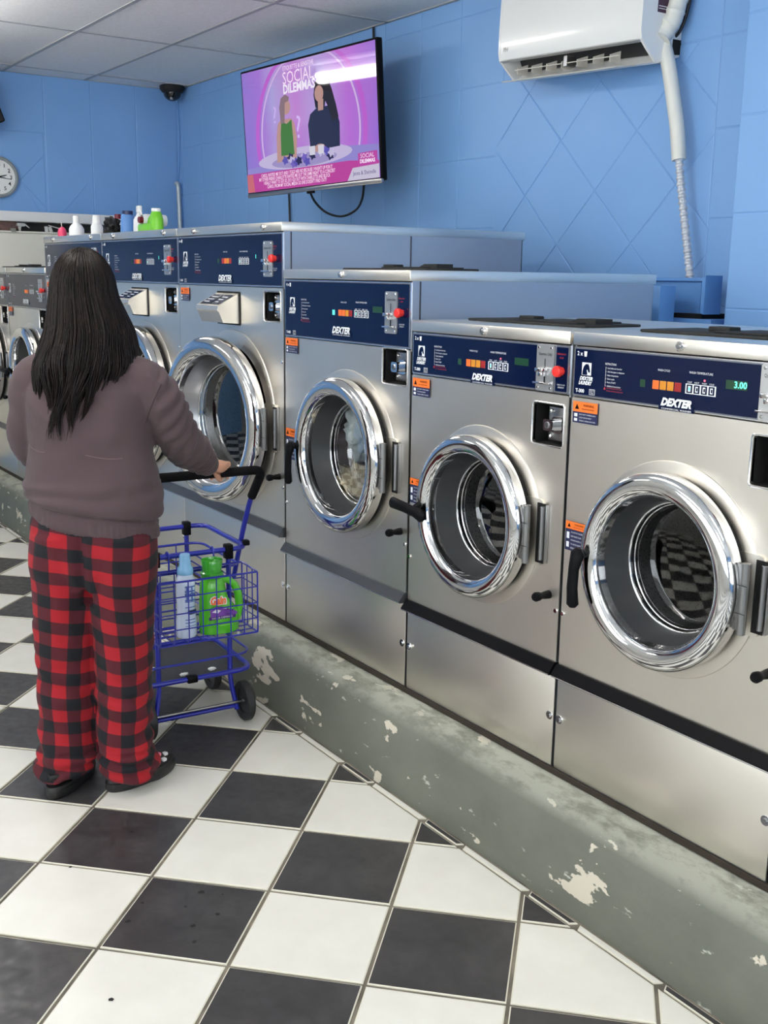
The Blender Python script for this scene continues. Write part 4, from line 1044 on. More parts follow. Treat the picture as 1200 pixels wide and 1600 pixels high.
o = link('plastic_bag', crumple((0, 0, .045), .06, (.55, 1.35, .8), .6, 21), None, (.10, 3.25, ZT-.004)); o.data.materials.append(mat('black_bag', (.004, .004, .005), .6, spec=.2)); tag(o, 'crumpled black plastic bag on the tall washers', 'bag')
t = thing('detergent_bottle', 'white bottle with a dark red cap peeping over the black bag', 'bottle', (.20, 3.44, ZT))
MB().lathe([(.0001, 0), (.034, 0), (.036, .01), (.036, .07), (.022, .095)], 24, (0, 0, 0), 'z').obj('body', LBL, t, smooth=50); MB().lathe([(.018, .09), (.018, .122), (.0001, .124)], 20, (0, 0, 0), 'z').obj('cap', DR, t, smooth=40)
t = thing('detergent_bottle', 'blue bottle with a dark navy cap between the black bag and the white bottles', 'bottle', (.10, 3.05, ZT))
MB().lathe([(.0001, 0), (.038, 0), (.040, .01), (.036, .09), (.030, .100)], 24, (0, 0, 0), 'z', sc=(1, .8)).obj('body', BLB, t, smooth=50); MB().lathe([(.028, .098), (.028, .118), (.0001, .119)], 20, (0, 0, 0), 'z').obj('cap', NV, t, smooth=40)
t = thing('spray_bottle', 'upright white spray bottle between the blue bottle and the green jug', 'spray bottle', (.12, 2.96, ZT))
MB().lathe([(.0001, 0), (.030, 0), (.032, .01), (.030, .07), (.014, .095), (.012, .105)], 20, (0, 0, 0), 'z').obj('body', LBL, t, smooth=50)
MB().bbox(-.010, .010, -.024, .020, .105, .142, .006).obj('spray_head', WHITE, t, smooth=30); MB().tube([(0, -.022, .12), (0, -.034, .10), (0, -.036, .085)], [.006, .005, .004], 8).obj('trigger', WHITE, t, smooth=50)
t = thing('detergent_bottle', 'white bottle on its side, dark red cap facing out, beside the green jug', 'bottle', (.06, 2.845, ZT+.055), (0, 0, 0))
MB().lathe([(.0001, .16), (.028, .16), (.030, .15), (.030, .05), (.026, .03)], 20, (0, 0, 0), 'x').obj('body', LBL, t, smooth=50)
MB().cyl((.0, 0, 0), .016, .035, .012, 'x', 16, bev=.002).obj('cap', DR, t, smooth=30)
t = thing('detergent_jug', 'green detergent jug with a white cap and looped handle on the tall washers', 'jug', (.10, 2.80, ZT))
b = MB(); b.prism([(-.19, .0), (.05, .0), (.05, .03), (.02, .045), (-.19, .105*.35)], -.03, .03, 0) if 0 else None
MB().loft([(0, -.10, 0, .035, .045), (0, -.10, .06, .034, .042), (0, -.10, .09, .028, .028), (0, -.10, .10, .022, .022)], 20).obj('body', GRB, t, smooth=50)
MB().bbox(-.03, .03, -.07, .09, .0, .045, .014).obj('shoulder', GRB, t, smooth=40)
MB().tube([(0, -.075, .078), (0, -.045, .082), (0, -.018, .068), (0, .0, .040)], [.011, .010, .010, .010], 10).obj('jug_handle', GRB, t, smooth=50)
MB().cyl((0, -.10, 0), .024, .098, .116, 'z', 20, bev=.003).obj('cap', WHITE, t, smooth=35)
t = thing('pink_bottle', 'small pink bottle with a thin straw at the left end of the tall washers', 'bottle', (.08, 3.93, ZT))
MB().lathe([(.0001, 0), (.024, 0), (.027, .03), (.020, .052), (.008, .062), (.0001, .064)], 20, (0, 0, 0), 'z').obj('body', PK, t, smooth=50)
MB().tube([(0, 0, .06), (0, .012, .095)], .0022, 6).obj('straw', BEIGE, t)
for o in list(COL.objects):
    if o.parent is None and o.location.z > ZT-.01 and o.location.z < ZT+.1 and o.location.x < .3 and o.get('category') in ('bottle', 'bag', 'spray bottle', 'jug'): o.scale = (.86,)*3
# grey pipe in the far corner
cable('corner_pipe', [(1.455, 5.60, 2.07), (1.46, 5.58, 2.06), (1.462, 5.575, 1.98), (1.464, 5.57, 1.8), (1.466, 5.57, 1.3)], .016, mat('pipe_grey', srgb(176, 186, 192), .35, .3), 'thin grey pipe standing in the far corner of the blue walls', 'pipe')
cable('corner_cable', [(1.492, 5.63, 2.69), (1.493, 5.60, 2.4), (1.49, 5.63, 2.12), (1.47, 5.61, 2.07)], .004, BLUED, 'thin blue painted cable in the far wall corner', 'cable')

# ------------------------------------------------------------------ shopping cart
CB = mat('cart_blue', srgb(26, 36, 150), .28, coat=.4)
FOAM = mat('foam_grip', (.006, .006, .007), .75, spec=.1)
CAX, CAY, CAR = -.558, 1.221, -.05196
cart = thing('laundry_cart', 'small blue wire laundry cart with black foam handle in front of the person', 'cart', (CAX, CAY, 0), (0, 0, CAR))
RT = .0085
def round_path(P, r=.03, n=5):
    out = [P[0]]
    for i in range(1, len(P)-1):
        a, b_, c = Vector(P[i-1]), Vector(P[i]), Vector(P[i+1]); d1, d2 = (a-b_), (c-b_); k_ = min(r, d1.length*.45, d2.length*.45)
        p, q = b_+d1.normalized()*k_, b_+d2.normalized()*k_
        for j in range(n+1):
            t = j/n; out.append(tuple((1-t)**2*p+2*t*(1-t)*b_+t*t*q))
    out.append(P[-1]); return out
def ctube(name, P, r, m=CB, parent=cart, rd=.03, closed=False, n=10):
    if closed:
        Q = [tuple((Vector(P[-1])+Vector(P[0]))/2)]+list(P)+[tuple((Vector(P[-1])+Vector(P[0]))/2)]
        pts = round_path(Q, rd)[:-1]
    else: pts = round_path(P, rd) if len(P) > 2 else P
    return MB().tube(pts, r, n, closed=closed).obj(name, m, parent, smooth=50)
s0, s1, d0, d1 = -.075, .312, 0, .370
ZR = .584
ctube('top_rail', [(s0, d0, ZR), (s1, d0, ZR), (s1, d1, ZR), (s0, d1, ZR)], RT, closed=True, rd=.05)
ctube('middle_rail', [(s0+.01, d0+.01, .525), (s1-.02, d0+.01, .525), (s1-.02, d1-.01, .525), (s0+.01, d1-.01, .525)], .0045, closed=True, rd=.05, n=8)
# handle: right and left arms with the foam covered bar
HB = [(s0-.02, .125, .46), (s0-.02, .03, .70), (s0-.02, -.085, .848), (.33, -.085, .848), (.33, .02, .735), (.33, .128, .452)]
ctube('handle_frame', [(.318, .128, .452), (.322, .05, .640), (.326, .005, .735), (.33, -.040, .800)], RT, rd=.02)
ctube('handle_frame', [(s0-.012, .128, .452), (s0-.016, .05, .640), (s0-.02, .005, .735), (s0-.02, -.040, .800)], RT, rd=.02)
ctube('foam_handle', [(.3265, -.008, .752), (.331, -.085, .852), (s0-.025, -.085, .852), (s0-.021, -.008, .752)], .0145, FOAM, rd=.035, n=14)
for x, y in ((0, 0), (.245, 0), (.245, d1), (0, d1)):
    sgn = 1 if x > .1 else -1
    y2 = y-.012 if y < .1 else y-.05
    ctube('leg', [(x, y, ZR+.004), (x, y, .30), (x-.006*sgn*0, y, .14), (x+.018*sgn, y2, .038)], RT, rd=.03)
    MB().bbox(x-.013, x+.013, y-.015, y+.015, ZR-.030, ZR+.018, .004).obj('clip', BLACK, cart, smooth=30)
MB().bbox(.302, .322, -.002, .022, ZR+.004, ZR+.022, .004).obj('clip', BLACK, cart, smooth=30)
ctube('front_brace', [(-.016, -.010, .050), (.262, -.010, .050)], .0075)
ctube('rear_brace', [(-.016, d1-.045, .060), (.262, d1-.045, .060)], .0075)
ctube('shelf_rail', [(s0, d0-.012, .172), (s1+.01, d0-.012, .172), (s1+.01, d1-.02, .172), (s0, d1-.02, .172)], .0085, closed=True, rd=.06)
ctube('guard_rail', [(s0, d0-.008, .226), (s1+.01, d0-.008, .226), (s1+.01, d1-.02, .226), (s0, d1-.02, .226)], .0042, closed=True, rd=.06, n=8)
MB().prism(rrect(s0+.01, s1, d0, d1-.02, .04), .160, .168, 2).obj('bottom_board', mat('dark_board', srgb(48, 50, 54), .5), cart)
MB().bbox(.09, .125, -.024, -.001, .160, .184, .004).obj('clip', BLACK, cart, smooth=30)
# wire basket of the cart body (far, left and right sides)
wz = [.29, .325, .36, .395, .43, .465, .495]
for z in wz: ctube('basket_wire', [(s0+.01, .02, z), (s0+.01, d1-.015, z), (.25, d1-.015, z), (.25, .02, z)], .0026, rd=.03, n=6)
for x in (-.03, .015, .025, .12, .20): ctube('basket_wire', [(x, d1-.014, .285), (x, d1-.014, .525)], .0024, n=6)
for y in (.10, .20, .29): ctube('basket_wire', [(s0+.011, y, .285), (s0+.011, y, .525)], .0024, n=6)
for y in (.0, .09, .18, .27, .35): ctube('basket_wire', [(s0+.01, y+.01, .287), (.25, y+.01, .287)], .0022, n=5)
# hanging front basket
bx0, bx1, by0, by1, bz0, bz1 = -.035, .287, -.132, -.012, .338, .536
hb = ctube('front_basket', [(bx0, by0, bz1), (bx1, by0, bz1), (bx1, by1, bz1+.004), (bx0, by1, bz1+.004)], .0034, closed=True, rd=.008, n=6)
for z in (.338, .385, .435, .488): ctube('basket_wire', [(bx0, by0, z), (bx1, by0, z), (bx1, by1, z), (bx0, by1, z)], .0022 if z > .34 else .0032, parent=hb, closed=True, rd=.006, n=6)
n_ = 7
for i in range(n_+1):
    x = bx0+(bx1-bx0)*i/n_
    ctube('basket_wire', [(x, by0, bz1), (x, by0, bz0), (x, by1, bz0), (x, by1, bz1)], .0021 if i < n_ else .0028, parent=hb, rd=.006, n=6)
for y in (by0+.04, by0+.08): ctube('basket_wire', [(bx0, y, bz1), (bx0, y, bz0), (bx1, y, bz0), (bx1, y, bz1)], .0021, parent=hb, rd=.006, n=6)
for x in (.04, .19): ctube('basket_hook', [(x, by1, bz1), (x, -.014, .575), (x, -.008, .598), (x, .010, .598), (x, .014, .580)], .003, parent=hb, rd=.01, n=6)
# wheels
def wheel(x, y, r, yaw=0):
    wl_ = MB().lathe([(r*.62, -.008), (r*.80, -.012), (r*.93, -.0135), (r, -.009), (r, .009), (r*.93, .0135), (r*.80, .012), (r*.62, .008)], 36, (0, 0, 0), 'x', closed=True).obj('wheel', mat('tyre', (.018, .018, .02), .6), cart, smooth=40)
    wl_.location = (x, y, r); wl_.rotation_euler = (0, 0, yaw)
    b = MB(); b.lathe([(.0001, -.010), (.010, -.010), (.012, -.004), (r*.62, -.004), (r*.64, .004), (.012, .004), (.010, .010), (.0001, .010)], 30, (0, 0, 0), 'x'); b.obj('hub', mat('hub_black', (.012, .012, .013), .35), wl_, smooth=40)
    return wl_
for x, y in ((.287, -.02), (-.047, -.02), (.297, .29), (-.04, .29)): wheel(x, y, .066)
ctube('axle', [(-.06, -.02, .066), (.285, -.02, .066)], .005, DARKCHROME); ctube('axle', [(-.06, .29, .066), (.30, .29, .066)], .005, DARKCHROME)
for x in (-.01, .255): ctube('wheel_fork', [(x, d1-.045, .066), (x, .29, .066), (x, .29, .12), (x, d1-.02, .165)], .006, rd=.01)
# lint and scraps on the board
for i, (x, y, nm) in enumerate(((.03, .13, 'small white scrap at the left of the cart\'s dark bottom board'), (.20, .03, 'small white scrap at the right of the cart\'s dark bottom board'), (.10, -.0+.03, 'small white scrap near the front clip on the cart\'s bottom board'))):
    o = link('paper_scrap', crumple((0, 0, 0), .010, (1.3, .7, .5), .5, 30+i), None, (CAX+x, CAY+y, .173)); o.data.materials.append(WTRIM); tag(o, nm, 'scrap', 'scraps on the cart board')

# bottles in the front basket
ca, sa = math.cos(CAR), math.sin(CAR)
def cw(x, y, z): return (CAX+ca*x-sa*y, CAY+sa*x+ca*y, z)
t = thing('scent_bottle', 'slim clear and pale blue bottle standing in the cart\'s front basket', 'bottle', cw(.070, -.074, .3405), (0, 0, CAR))
CLR = mat('pale_plastic', srgb(206, 218, 240), .18, coat=.5); CAPB = mat('cap_pale_blue', srgb(128, 184, 226), .25, coat=.3)
MB().loft([(0, 0, 0, .028, .022), (0, 0, .006, .033, .026), (0, 0, .05, .0325, .026), (0, 0, .10, .028, .023), (0, 0, .15, .031, .025), (0, 0, .185, .030, .025), (0, 0, .200, .024, .020), (0, 0, .205, .018, .018)], 28).obj('body', CLR, t, smooth=50)
MB().lathe([(.0001, .203), (.0245, .203), (.0255, .208), (.024, .222), (.0185, .230), (.0165, .262), (.0145, .266), (.0001, .266)], 28, (0, 0, 0), 'z').obj('cap', CAPB, t, smooth=40)
LBK = mat('label_blue', srgb(76, 104, 176), .4)
def wrap(mb, x0, x1, z0, z1, rx, ry, off=.0006, n=6):
    a0, a1 = math.asin(max(-1, x0/rx)), math.asin(min(1, x1/rx)); vs = []; fs = []
    for i in range(n+1):
        a = a0+(a1-a0)*i/n; vs += [((rx+off)*math.sin(a), -(ry+off)*math.cos(a), z0), ((rx+off)*math.sin(a), -(ry+off)*math.cos(a), z1)]
    for i in range(n): fs.append((2*i, 2*i+2, 2*i+3, 2*i+1))
    mb.add(vs, fs)
b = MB()
for z0, z1 in ((.165, .169), (.150, .155), (.136, .146), (.122, .126), (.118, .120), (.1, .103), (.060, .063), (.050, .053), (.040, .042)): wrap(b, -.012, .022, z0, z1, .034, .0272)
wrap(b, -.008, -.002, .12, .17, .034, .0272); wrap(b, .008, .013, .118, .168, .034, .0272)
b.obj('label_print', LBK, t, kind='stuff')
b = MB(); wrap(b, -.004, .026, .078, .092, .034, .0272); b.obj('label_band', NV, t)
t = thing('detergent_jug', 'green detergent jug with clear green cap in the cart\'s front basket', 'jug', cw(.180, -.072, .3405), (0, 0, CAR))
GJ = mat('jug_green', srgb(84, 188, 40), .22, coat=.4)
jl = []
for z, xa, xb, ry in ((0, -.062, .060, .034), (.006, -.066, .066, .038), (.06, -.066, .066, .039), (.085, -.065, .050, .038), (.11, -.064, .030, .036), (.14, -.062, .022, .034), (.165, -.060, .018, .032), (.178, -.050, .010, .027), (.184, -.044, .004, .024)):
    jl.append(((xa+xb)/2, 0, z, (xb-xa)/2, ry))
MB().loft(jl, 32).obj('body', GJ, t, smooth=50)
MB().tube([(.010, 0, .168), (.030, 0, .166), (.052, 0, .150), (.066, 0, .118), (.070, 0, .080), (.064, 0, .045), (.058, 0, .03)], [.010, .011, .012, .0125, .0125, .012, .010], 12, flat=1.2).obj('jug_handle', GJ, t, smooth=50)
MB().lathe([(.0001, .180), (.034, .180), (.036, .186), (.036, .197), (.030, .200), (.0335, .236), (.0325, .238), (.031, .230), (.024, .226), (.0001, .225)], 32, (-.021, 0, 0), 'z').obj('cap', mat('cap_green', srgb(58, 160, 44), .15, coat=.5), t, smooth=40)
yj = -.0405
b = MB(); put_text(b, 'Gain', .034, -.018, .112, yj-.0004, bold=.0016, shear=.1, width=.052); b.obj('lettering', mat('gain_orange', srgb(240, 110, 50), .4), t)
b = MB(); put_text(b, 'Gain', .034, -.018, .112, yj+.0002, bold=.0042, shear=.1, width=.058); b.obj('lettering_outline', WHITE, t)
b = MB(); flat(b, [(-.044, .070), (-.046, .082), (-.030, .094), (-.005, .092), (.012, .084), (.030, .078), (.044, .070), (.046, .062), (-.046, .058)], yj); b.cur = 1
for q in range(6):
    a = q*.8; flat(b, [(.012+.016*math.cos(a), .074+.012*math.sin(a)), (.012+.006*math.cos(a+.4), .074+.006*math.sin(a+.4)), (.030+.014*math.cos(a+1), .074+.010*math.sin(a+1))], yj-.0006-.0001*q)
rect(b, -.050, .040, .052, .062, yj-.0006); b.cur = 2; put_text(b, 'ODOR DEFENSE', .008, -.006, .057, yj-.0015, width=.07); flat(b, [(-.040, .078), (-.025, .086), (-.010, .080), (-.020, .072)], yj-.0008); flat(b, [(-.005, .086), (.004, .090), (.010, .084)], yj-.0008); b.cur = 3; rect(b, -.016, .044, .036, .0385, yj+.0005); rect(b, -.014, .030, .030, .0315, yj+.0005)
b.obj('label_print', [mat('label_violet', srgb(118, 62, 160), .4), mat('label_deep_violet', srgb(62, 26, 110), .4), WHITE, mat('label_pale_green', srgb(170, 226, 120), .4)], t, kind='stuff')

# ------------------------------------------------------------------ person
TH_ = math.radians(-34.2); PX, PY = -.853, .989
rW = Vector((math.cos(TH_), math.sin(TH_), 0)); fW = Vector((-math.sin(TH_), math.cos(TH_), 0))
def PW(a, f, z): return Vector((PX, PY, 0))+rW*a+fW*f+Vector((0, 0, z))
def PL(wv): d = Vector(wv)-Vector((PX, PY, 0)); return (d.dot(rW), d.dot(fW), d.z)
SKIN = mat('skin', srgb(196, 146, 120), .5)
b_ = SKIN.node_tree.nodes['Principled BSDF']; b_.inputs['Subsurface Weight'].default_value = .15; b_.inputs['Subsurface Radius'].default_value = (.02, .008, .004)
# bar point under the hand, in person axes
HPt = PL(cw(.190, -.085, .852)); BD = Vector(PL(Vector(cw(1, -.085, .852))))-Vector(PL(Vector(cw(0, -.085, .852)))); BD.normalize()
bm = bmesh.new(); lay = None
V, Eg, Rd = [], [], []
def node(p, r, par=None):
    V.append(Vector(p)); Rd.append(r)
    if par is not None: Eg.append((par, len(V)-1))
    return len(V)-1
CXB = .025
pel = node((CXB, 0, .80), (.115, .085)); ab = node((CXB, .005, .92), (.105, .08), pel); chs = node((CXB, 0, 1.06), (.115, .085), ab); up = node((CXB, -.005, 1.16), (.10, .07), chs)
nk = node((CXB, .0, 1.235), .045, up); nk2 = node((CXB-.003, .012, 1.295), .042, nk); hd = node((CXB-.005, .02, 1.37), (.066, .078), nk2); ht = node((CXB-.005, .018, 1.44), (.062, .074), hd); node((CXB-.005, .015, 1.478), (.034, .04), ht)
# right arm to the handle
wr_ = Vector(HPt)+Vector((-.030, -.062, .036)); 
sh = node((.155, 0, 1.165), .048, up); u1 = node((.215, .02, 1.08), .04, sh); el = node((.255, .085, .985), .034, u1); f1 = node(Vector((.255, .085, .985)).lerp(wr_, .5), .030, el); w1 = node(wr_, (.022, .018), f1)
up_ = Vector((0, 0, 1)); fwdv = Vector((BD.y*-1, BD.x, 0)); 
if fwdv.y < 0: fwdv = -fwdv
pm = node(Vector(HPt)+Vector((0, 0, .024))-fwdv*.030, (.026, .015), w1)
kn = node(Vector(HPt)+Vector((0, 0, .027))-fwdv*.006, (.030, .012), pm)
for i, (o, L) in enumerate(((-.026, .9), (-.009, 1.0), (.009, .95), (.026, .8))):
    c = Vector(HPt)+BD*o
    a1 = node(c+Vector((0, 0, .0255))+fwdv*.006, .0085, kn); a2 = node(c+Vector((0, 0, .012))+fwdv*.024*L, .0080, a1); a3 = node(c+Vector((0, 0, -.010))+fwdv*.022*L, .0072, a2); node(c+Vector((0, 0, -.021))+fwdv*.008, .0062, a3)
tb = node(Vector(HPt)+Vector((0, 0, .010))-fwdv*.026-BD*.030, .0105, pm); tb2 = node(Vector(HPt)+Vector((0, 0, -.010))-fwdv*.022-BD*.018, .0092, tb); node(Vector(HPt)+Vector((0, 0, -.022))-fwdv*.006-BD*.004, .0075, tb2)
# left arm, bent forward to the left end of the bar
HL = Vector(PL(cw(-.078, -.085, .852))); EL_ = Vector((-.155, .060, .975)); WL_ = HL+Vector((-.045, -.058, .036))
shl = node((-.105, 0, 1.165), .048, up); u2 = node((-.140, .015, 1.08), .04, shl); ell_ = node(EL_, .034, u2); f2 = node(EL_.lerp(WL_, .5), .030, ell_); w2 = node(WL_, (.022, .018), f2)
pm2 = node(HL+Vector((0, 0, .024))-fwdv*.030, (.026, .015), w2); kn2 = node(HL+Vector((0, 0, .027))-fwdv*.006, (.030, .012), pm2)
for i, (o, L) in enumerate(((-.026, .8), (-.009, .95), (.009, 1.0), (.026, .9))):
    c = HL+BD*o
    a1 = node(c+Vector((0, 0, .0255))+fwdv*.006, .0085, kn2); a2 = node(c+Vector((0, 0, .012))+fwdv*.024*L, .0080, a1); a3 = node(c+Vector((0, 0, -.010))+fwdv*.022*L, .0072, a2); node(c+Vector((0, 0, -.021))+fwdv*.008, .0062, a3)
tb = node(HL+Vector((0, 0, .010))-fwdv*.026+BD*.030, .0105, pm2); tb2 = node(HL+Vector((0, 0, -.010))-fwdv*.022+BD*.018, .0092, tb); node(HL+Vector((0, 0, -.022))-fwdv*.006+BD*.004, .0075, tb2)
# legs
for sx_, ax, bx in ((-1, -.060, -.075), (1, .110, .110)):
    h_ = node((CXB+sx_*.072, 0, .74), .078, pel); k1 = node(((CXB+sx_*.075+ax)/2, .015, .42), .05, h_); a_k = node((ax, -.01, .10), .032, k1)
    tt = (-.0, .10) if sx_ < 0 else (.06, .085)
    ft = node((ax+tt[0]*.2, tt[1]*.3, .056), .028, a_k); node((ax+tt[0]*.55, tt[1]*.75, .048), .018, ft)
me = bpy.data.meshes.new('person'); me.from_pydata([tuple(v) for v in V], Eg, [])
person = link('person', me, None, (PX, PY, 0), (0, 0, TH_))
tag(person, 'person with long dark hair, brown sweatshirt and red plaid pajama pants, hand on the cart', 'person')
sk = person.modifiers.new('skin', 'SKIN'); sk.use_smooth_shade = True
for i, v in enumerate(me.skin_vertices[0].data):
    r = Rd[i]; v.radius = r if isinstance(r, tuple) else (r, r); v.use_root = (i == 0)
ss = person.modifiers.new('sub', 'SUBSURF'); ss.levels = 2; ss.render_levels = 2
me.materials.append(SKIN)
dg = bpy.context.evaluated_depsgraph_get(); m2 = bpy.data.meshes.new_from_object(person.evaluated_get(dg)); person.modifiers.clear()
bm = bmesh.new(); bm.from_mesh(m2)
# face modelling: brow, nose, lips, chin pushed out on the far side of the head
for v in bm.verts:
    c = v.co
    if c.z > 1.30 and c.y > .03:
        x = c.x-(CXB-.005); z = c.z
        c.y += .020*math.exp(-(x/.011)**2-((z-1.372)/.020)**2)+.008*math.exp(-(x/.010)**2-((z-1.388)/.02)**2)
        c.y += .007*math.exp(-(x/.022)**2-((z-1.340)/.007)**2)+.006*math.exp(-(x/.02)**2-((z-1.318)/.01)**2)
        for e in (-.030, .030): c.y -= .008*math.exp(-((x-e)/.013)**2-((z-1.396)/.010)**2)
bm.to_mesh(m2); bm.free()
for p in m2.polygons: p.use_smooth = True
person.data = m2
HX = CXB-.005
def face_y(x, z, dflt):
    r = bvh.ray_cast(Vector((x, .4, z)), Vector((0, -1, 0))); return r[0].y if r[0] is not None else dflt
from mathutils.bvhtree import BVHTree
bvh = BVHTree.FromPolygons([v.co for v in m2.vertices], [tuple(p.vertices) for p in m2.polygons])
for e in (-.028, .028):
    fy = face_y(HX+e, 1.394, .075)
    ey = MB().lathe([(.0001, .010)]+[(.0105*math.sin(PI*q/8), .010*math.cos(PI*q/8)) for q in range(1, 8)]+[(.0001, -.010)], 16, (0, 0, 0), sc=(1, .55)).obj('eye', mat('eye_white', (.72, .70, .68), .25), person, smooth=60); ey.location = (HX+e, fy-.0055, 1.394)
    MB().lathe([(.0048, .0088), (.0044, .0104), (.0001, .0108)], 16, (0, 0, 0)).obj('iris', mat('iris_brown', srgb(48, 28, 18), .15), ey, smooth=60)
    b = MB(); pts = []
    for q in range(7): x = HX+e-.015+.005*q; z = 1.4115+.003*math.sin(PI*q/6); pts.append((x, face_y(x, z, .07)+.0005, z))
    b.tube(pts, [.0012, .002, .0024, .0024, .0022, .0018, .001], 6); b.obj('eyebrow', mat('brow_dark', srgb(30, 20, 18), .7), person, smooth=60)
    MB().lathe([(.006, -.010), (.010, -.004), (.016, .004), (.018, 0), (.012, -.008)], 14, (HX+math.copysign(.070, e), .012, 1.382), 'x').obj('ear', SKIN, person, smooth=60)
b = MB(); pts = []
for q in range(9): x = HX-.020+.005*q; pts.append((x, face_y(x, 1.338, .08)-.0005, 1.338))
b.tube(pts, [.0008, .002, .003, .0038, .0036, .0038, .003, .002, .0008], 8); b.obj('lips', mat('lips', srgb(160, 84, 84), .4), person, smooth=60)

# clothes: loft, remesh, wrinkle
def remesh(mb_list, vox, smooth_it, parent, name, m, wr=None, uvf=None, solid=None):
    b = MB()
    for q in mb_list: b.add(q.v, q.f)
    me = b.mesh(name, m); o = link(name, me)
    r = o.modifiers.new('r', 'REMESH'); r.mode = 'VOXEL'; r.voxel_size = vox
    s_ = o.modifiers.new('s', 'SMOOTH'); s_.iterations = smooth_it; s_.factor = .6
    dg = bpy.context.evaluated_depsgraph_get(); dg.update(); me2 = bpy.data.meshes.new_from_object(o.evaluated_get(dg)); o.modifiers.clear(); o.data = me2; o.parent = parent
    bm = bmesh.new(); bm.from_mesh(me2)
    bm.normal_update()
    if wr:
        nv = [(v, v.normal.copy(), wr(v.co, v.normal)) for v in bm.verts]
        for v, n_, k_ in nv: v.co += n_*k_
    if uvf:
        uvl = bm.loops.layers.uv.new('UVMap')
        for f in bm.faces:
            cc = f.calc_center_median()
            for lp in f.loops: lp[uvl].uv = uvf(lp.vert.co, cc)
    bm.to_mesh(me2); bm.free()
    for p in me2.polygons: p.use_smooth = True
    if not me2.materials: me2.materials.append(m)
    return o
def N(p, s, o=0): return noise.noise(Vector((p.x*s, p.y*s, p.z*s+o)))
def limb(P, R, n=20):
    """tube through points with radii, rings perpendicular"""
    b = MB(); pts = []; rad = []
    PP = [Vector(p) for p in P]
    for i in range(len(PP)-1):
        p0, p1, p2, p3 = PP[max(i-1, 0)], PP[i], PP[i+1], PP[min(i+2, len(PP)-1)]
        for q in range(6):
            t = q/6; pts.append(.5*((2*p1)+(p2-p0)*t+(2*p0-5*p1+4*p2-p3)*t*t+(3*p1-p0-3*p2+p3)*t**3)); rad.append(R[i]+(R[i+1]-R[i])*t)
    pts.append(PP[-1]); rad.append(R[-1]); b.tube(pts, rad, n); return b
def tilt(z, x): return z-.16*(x-CXB)            # hem hangs lower on the right
def ring(cx, cy, z, rx, ry, k=0):
    return (cx, cy, z, rx, ry, Matrix.Rotation(k, 3, 'Y'))
torso = MB(); torso.loft([ring(.028, .0, .795, .176, .118, .17), ring(.028, .0, .815, .183, .126, .17), ring(.028, .0, .835, .192, .136, .14), ring(.030, 0, .875, .190, .134, .08), ring(.030, 0, .93, .178, .126, .03),
    ring(.028, 0, 1.00, .166, .122), ring(.026, 0, 1.08, .168, .122), ring(.026, -.002, 1.14, .170, .116), ring(.026, -.004, 1.19, .140, .098), ring(.025, -.004, 1.225, .095, .078), ring(.025, .0, 1.25, .062, .062)], 40)
hem = MB(); hem.loft([ring(.028, .002, .765, .176, .120, .19), ring(.028, .002, .775, .182, .126, .19), ring(.028, .002, .800, .182, .126, .19), ring(.028, .002, .812, .176, .12, .19)], 40)
ra = limb([(.115, 0, 1.185), (.175, .0, 1.165), (.228, .015, 1.095), (.252, .07, 1.005), Vector((.255, .085, .985)).lerp(wr_, .45)+Vector((0, 0, .003)), wr_.lerp(Vector((.255, .085, .985)), .10)], [.060, .064, .062, .060, .052, .036])
la = limb([(-.065, 0, 1.185), (-.115, 0, 1.165), (-.141, .015, 1.08), EL_+Vector((.004, 0, .006)), EL_.lerp(WL_, .5)+Vector((0, 0, .003)), WL_.lerp(EL_, .10)], [.060, .062, .058, .056, .048, .036])
def wr_top(c, n):
    k_ = .007*N(c, 8)+.003*N(c, 20, 5)
    # diagonal pulls running from the shoulders and armpits
    zh = .818-.16*(c.x-CXB); k_ -= .010*math.exp(-((c.z-zh)/.0055)**2)
    if c.z < zh: k_ += .0012*math.sin((c.x+c.y)*700)
    a = c.x*14+c.z*9; k_ += .0045*math.sin(a*2.2+5*N(c, 5))*max(0, 1-abs(c.z-1.1)/.14)
    if c.z < .93 and abs(c.x-CXB) < .21 and c.y < .17: k_ += .0035*math.sin(c.z*120+6*N(c, 6))*max(0, 1-abs(c.z-.87)/.06)
    if c.x > .225 or (c.y > .05): k_ += .0038*math.sin((c.x+c.y-c.z)*95+5*N(c, 10, 3))
    return k_
SWT = mat('sweatshirt_brown', srgb(76, 60, 63), .92)
b_ = SWT.node_tree.nodes['Principled BSDF']; b_.inputs['Sheen Weight'].default_value = .08; b_.inputs['Sheen Roughness'].default_value = .5
bump(SWT, ntex(SWT, coords(SWT), 420, 2), .25, .0006)
sw_ = remesh([torso, hem, ra, la], .0062, 3, person, 'sweatshirt', SWT, wr_top)
# seam across the back and cuffs
def surf_y(o, x, z, y0=-.4):
    hit, loc, nr, ix = o.ray_cast(Vector((x, y0, z)), Vector((0, 1, 0)))
    return loc.y if hit else None
bpy.context.view_layer.update()
b = MB()
for x0, x1, zz in ((-.128, -.065, 1.000), (.045, .135, .985)):
    pts = []
    for i in range(15):
        x = x0+(x1-x0)*i/14; y = surf_y(sw_, x, zz-.012*math.sin(i/14*2))
        if y is not None: pts.append((x, y-.0004, zz-.012*math.sin(i/14*2)))
    if len(pts) > 3: b.tube(pts, .0013, 6)
b.obj('back_seam', mat('seam_brown', srgb(104, 84, 84), .9), person, kind='stuff')
b = MB(); q0 = wr_.lerp(Vector((.255, .085, .985)), .17); q1 = wr_.lerp(Vector((.255, .085, .985)), -.02)
b.tube([q0, q0.lerp(q1, .3), q0.lerp(q1, .8), q1], [.036, .039, .036, .031], 24); b.obj('cuff', SWT, person, smooth=50)
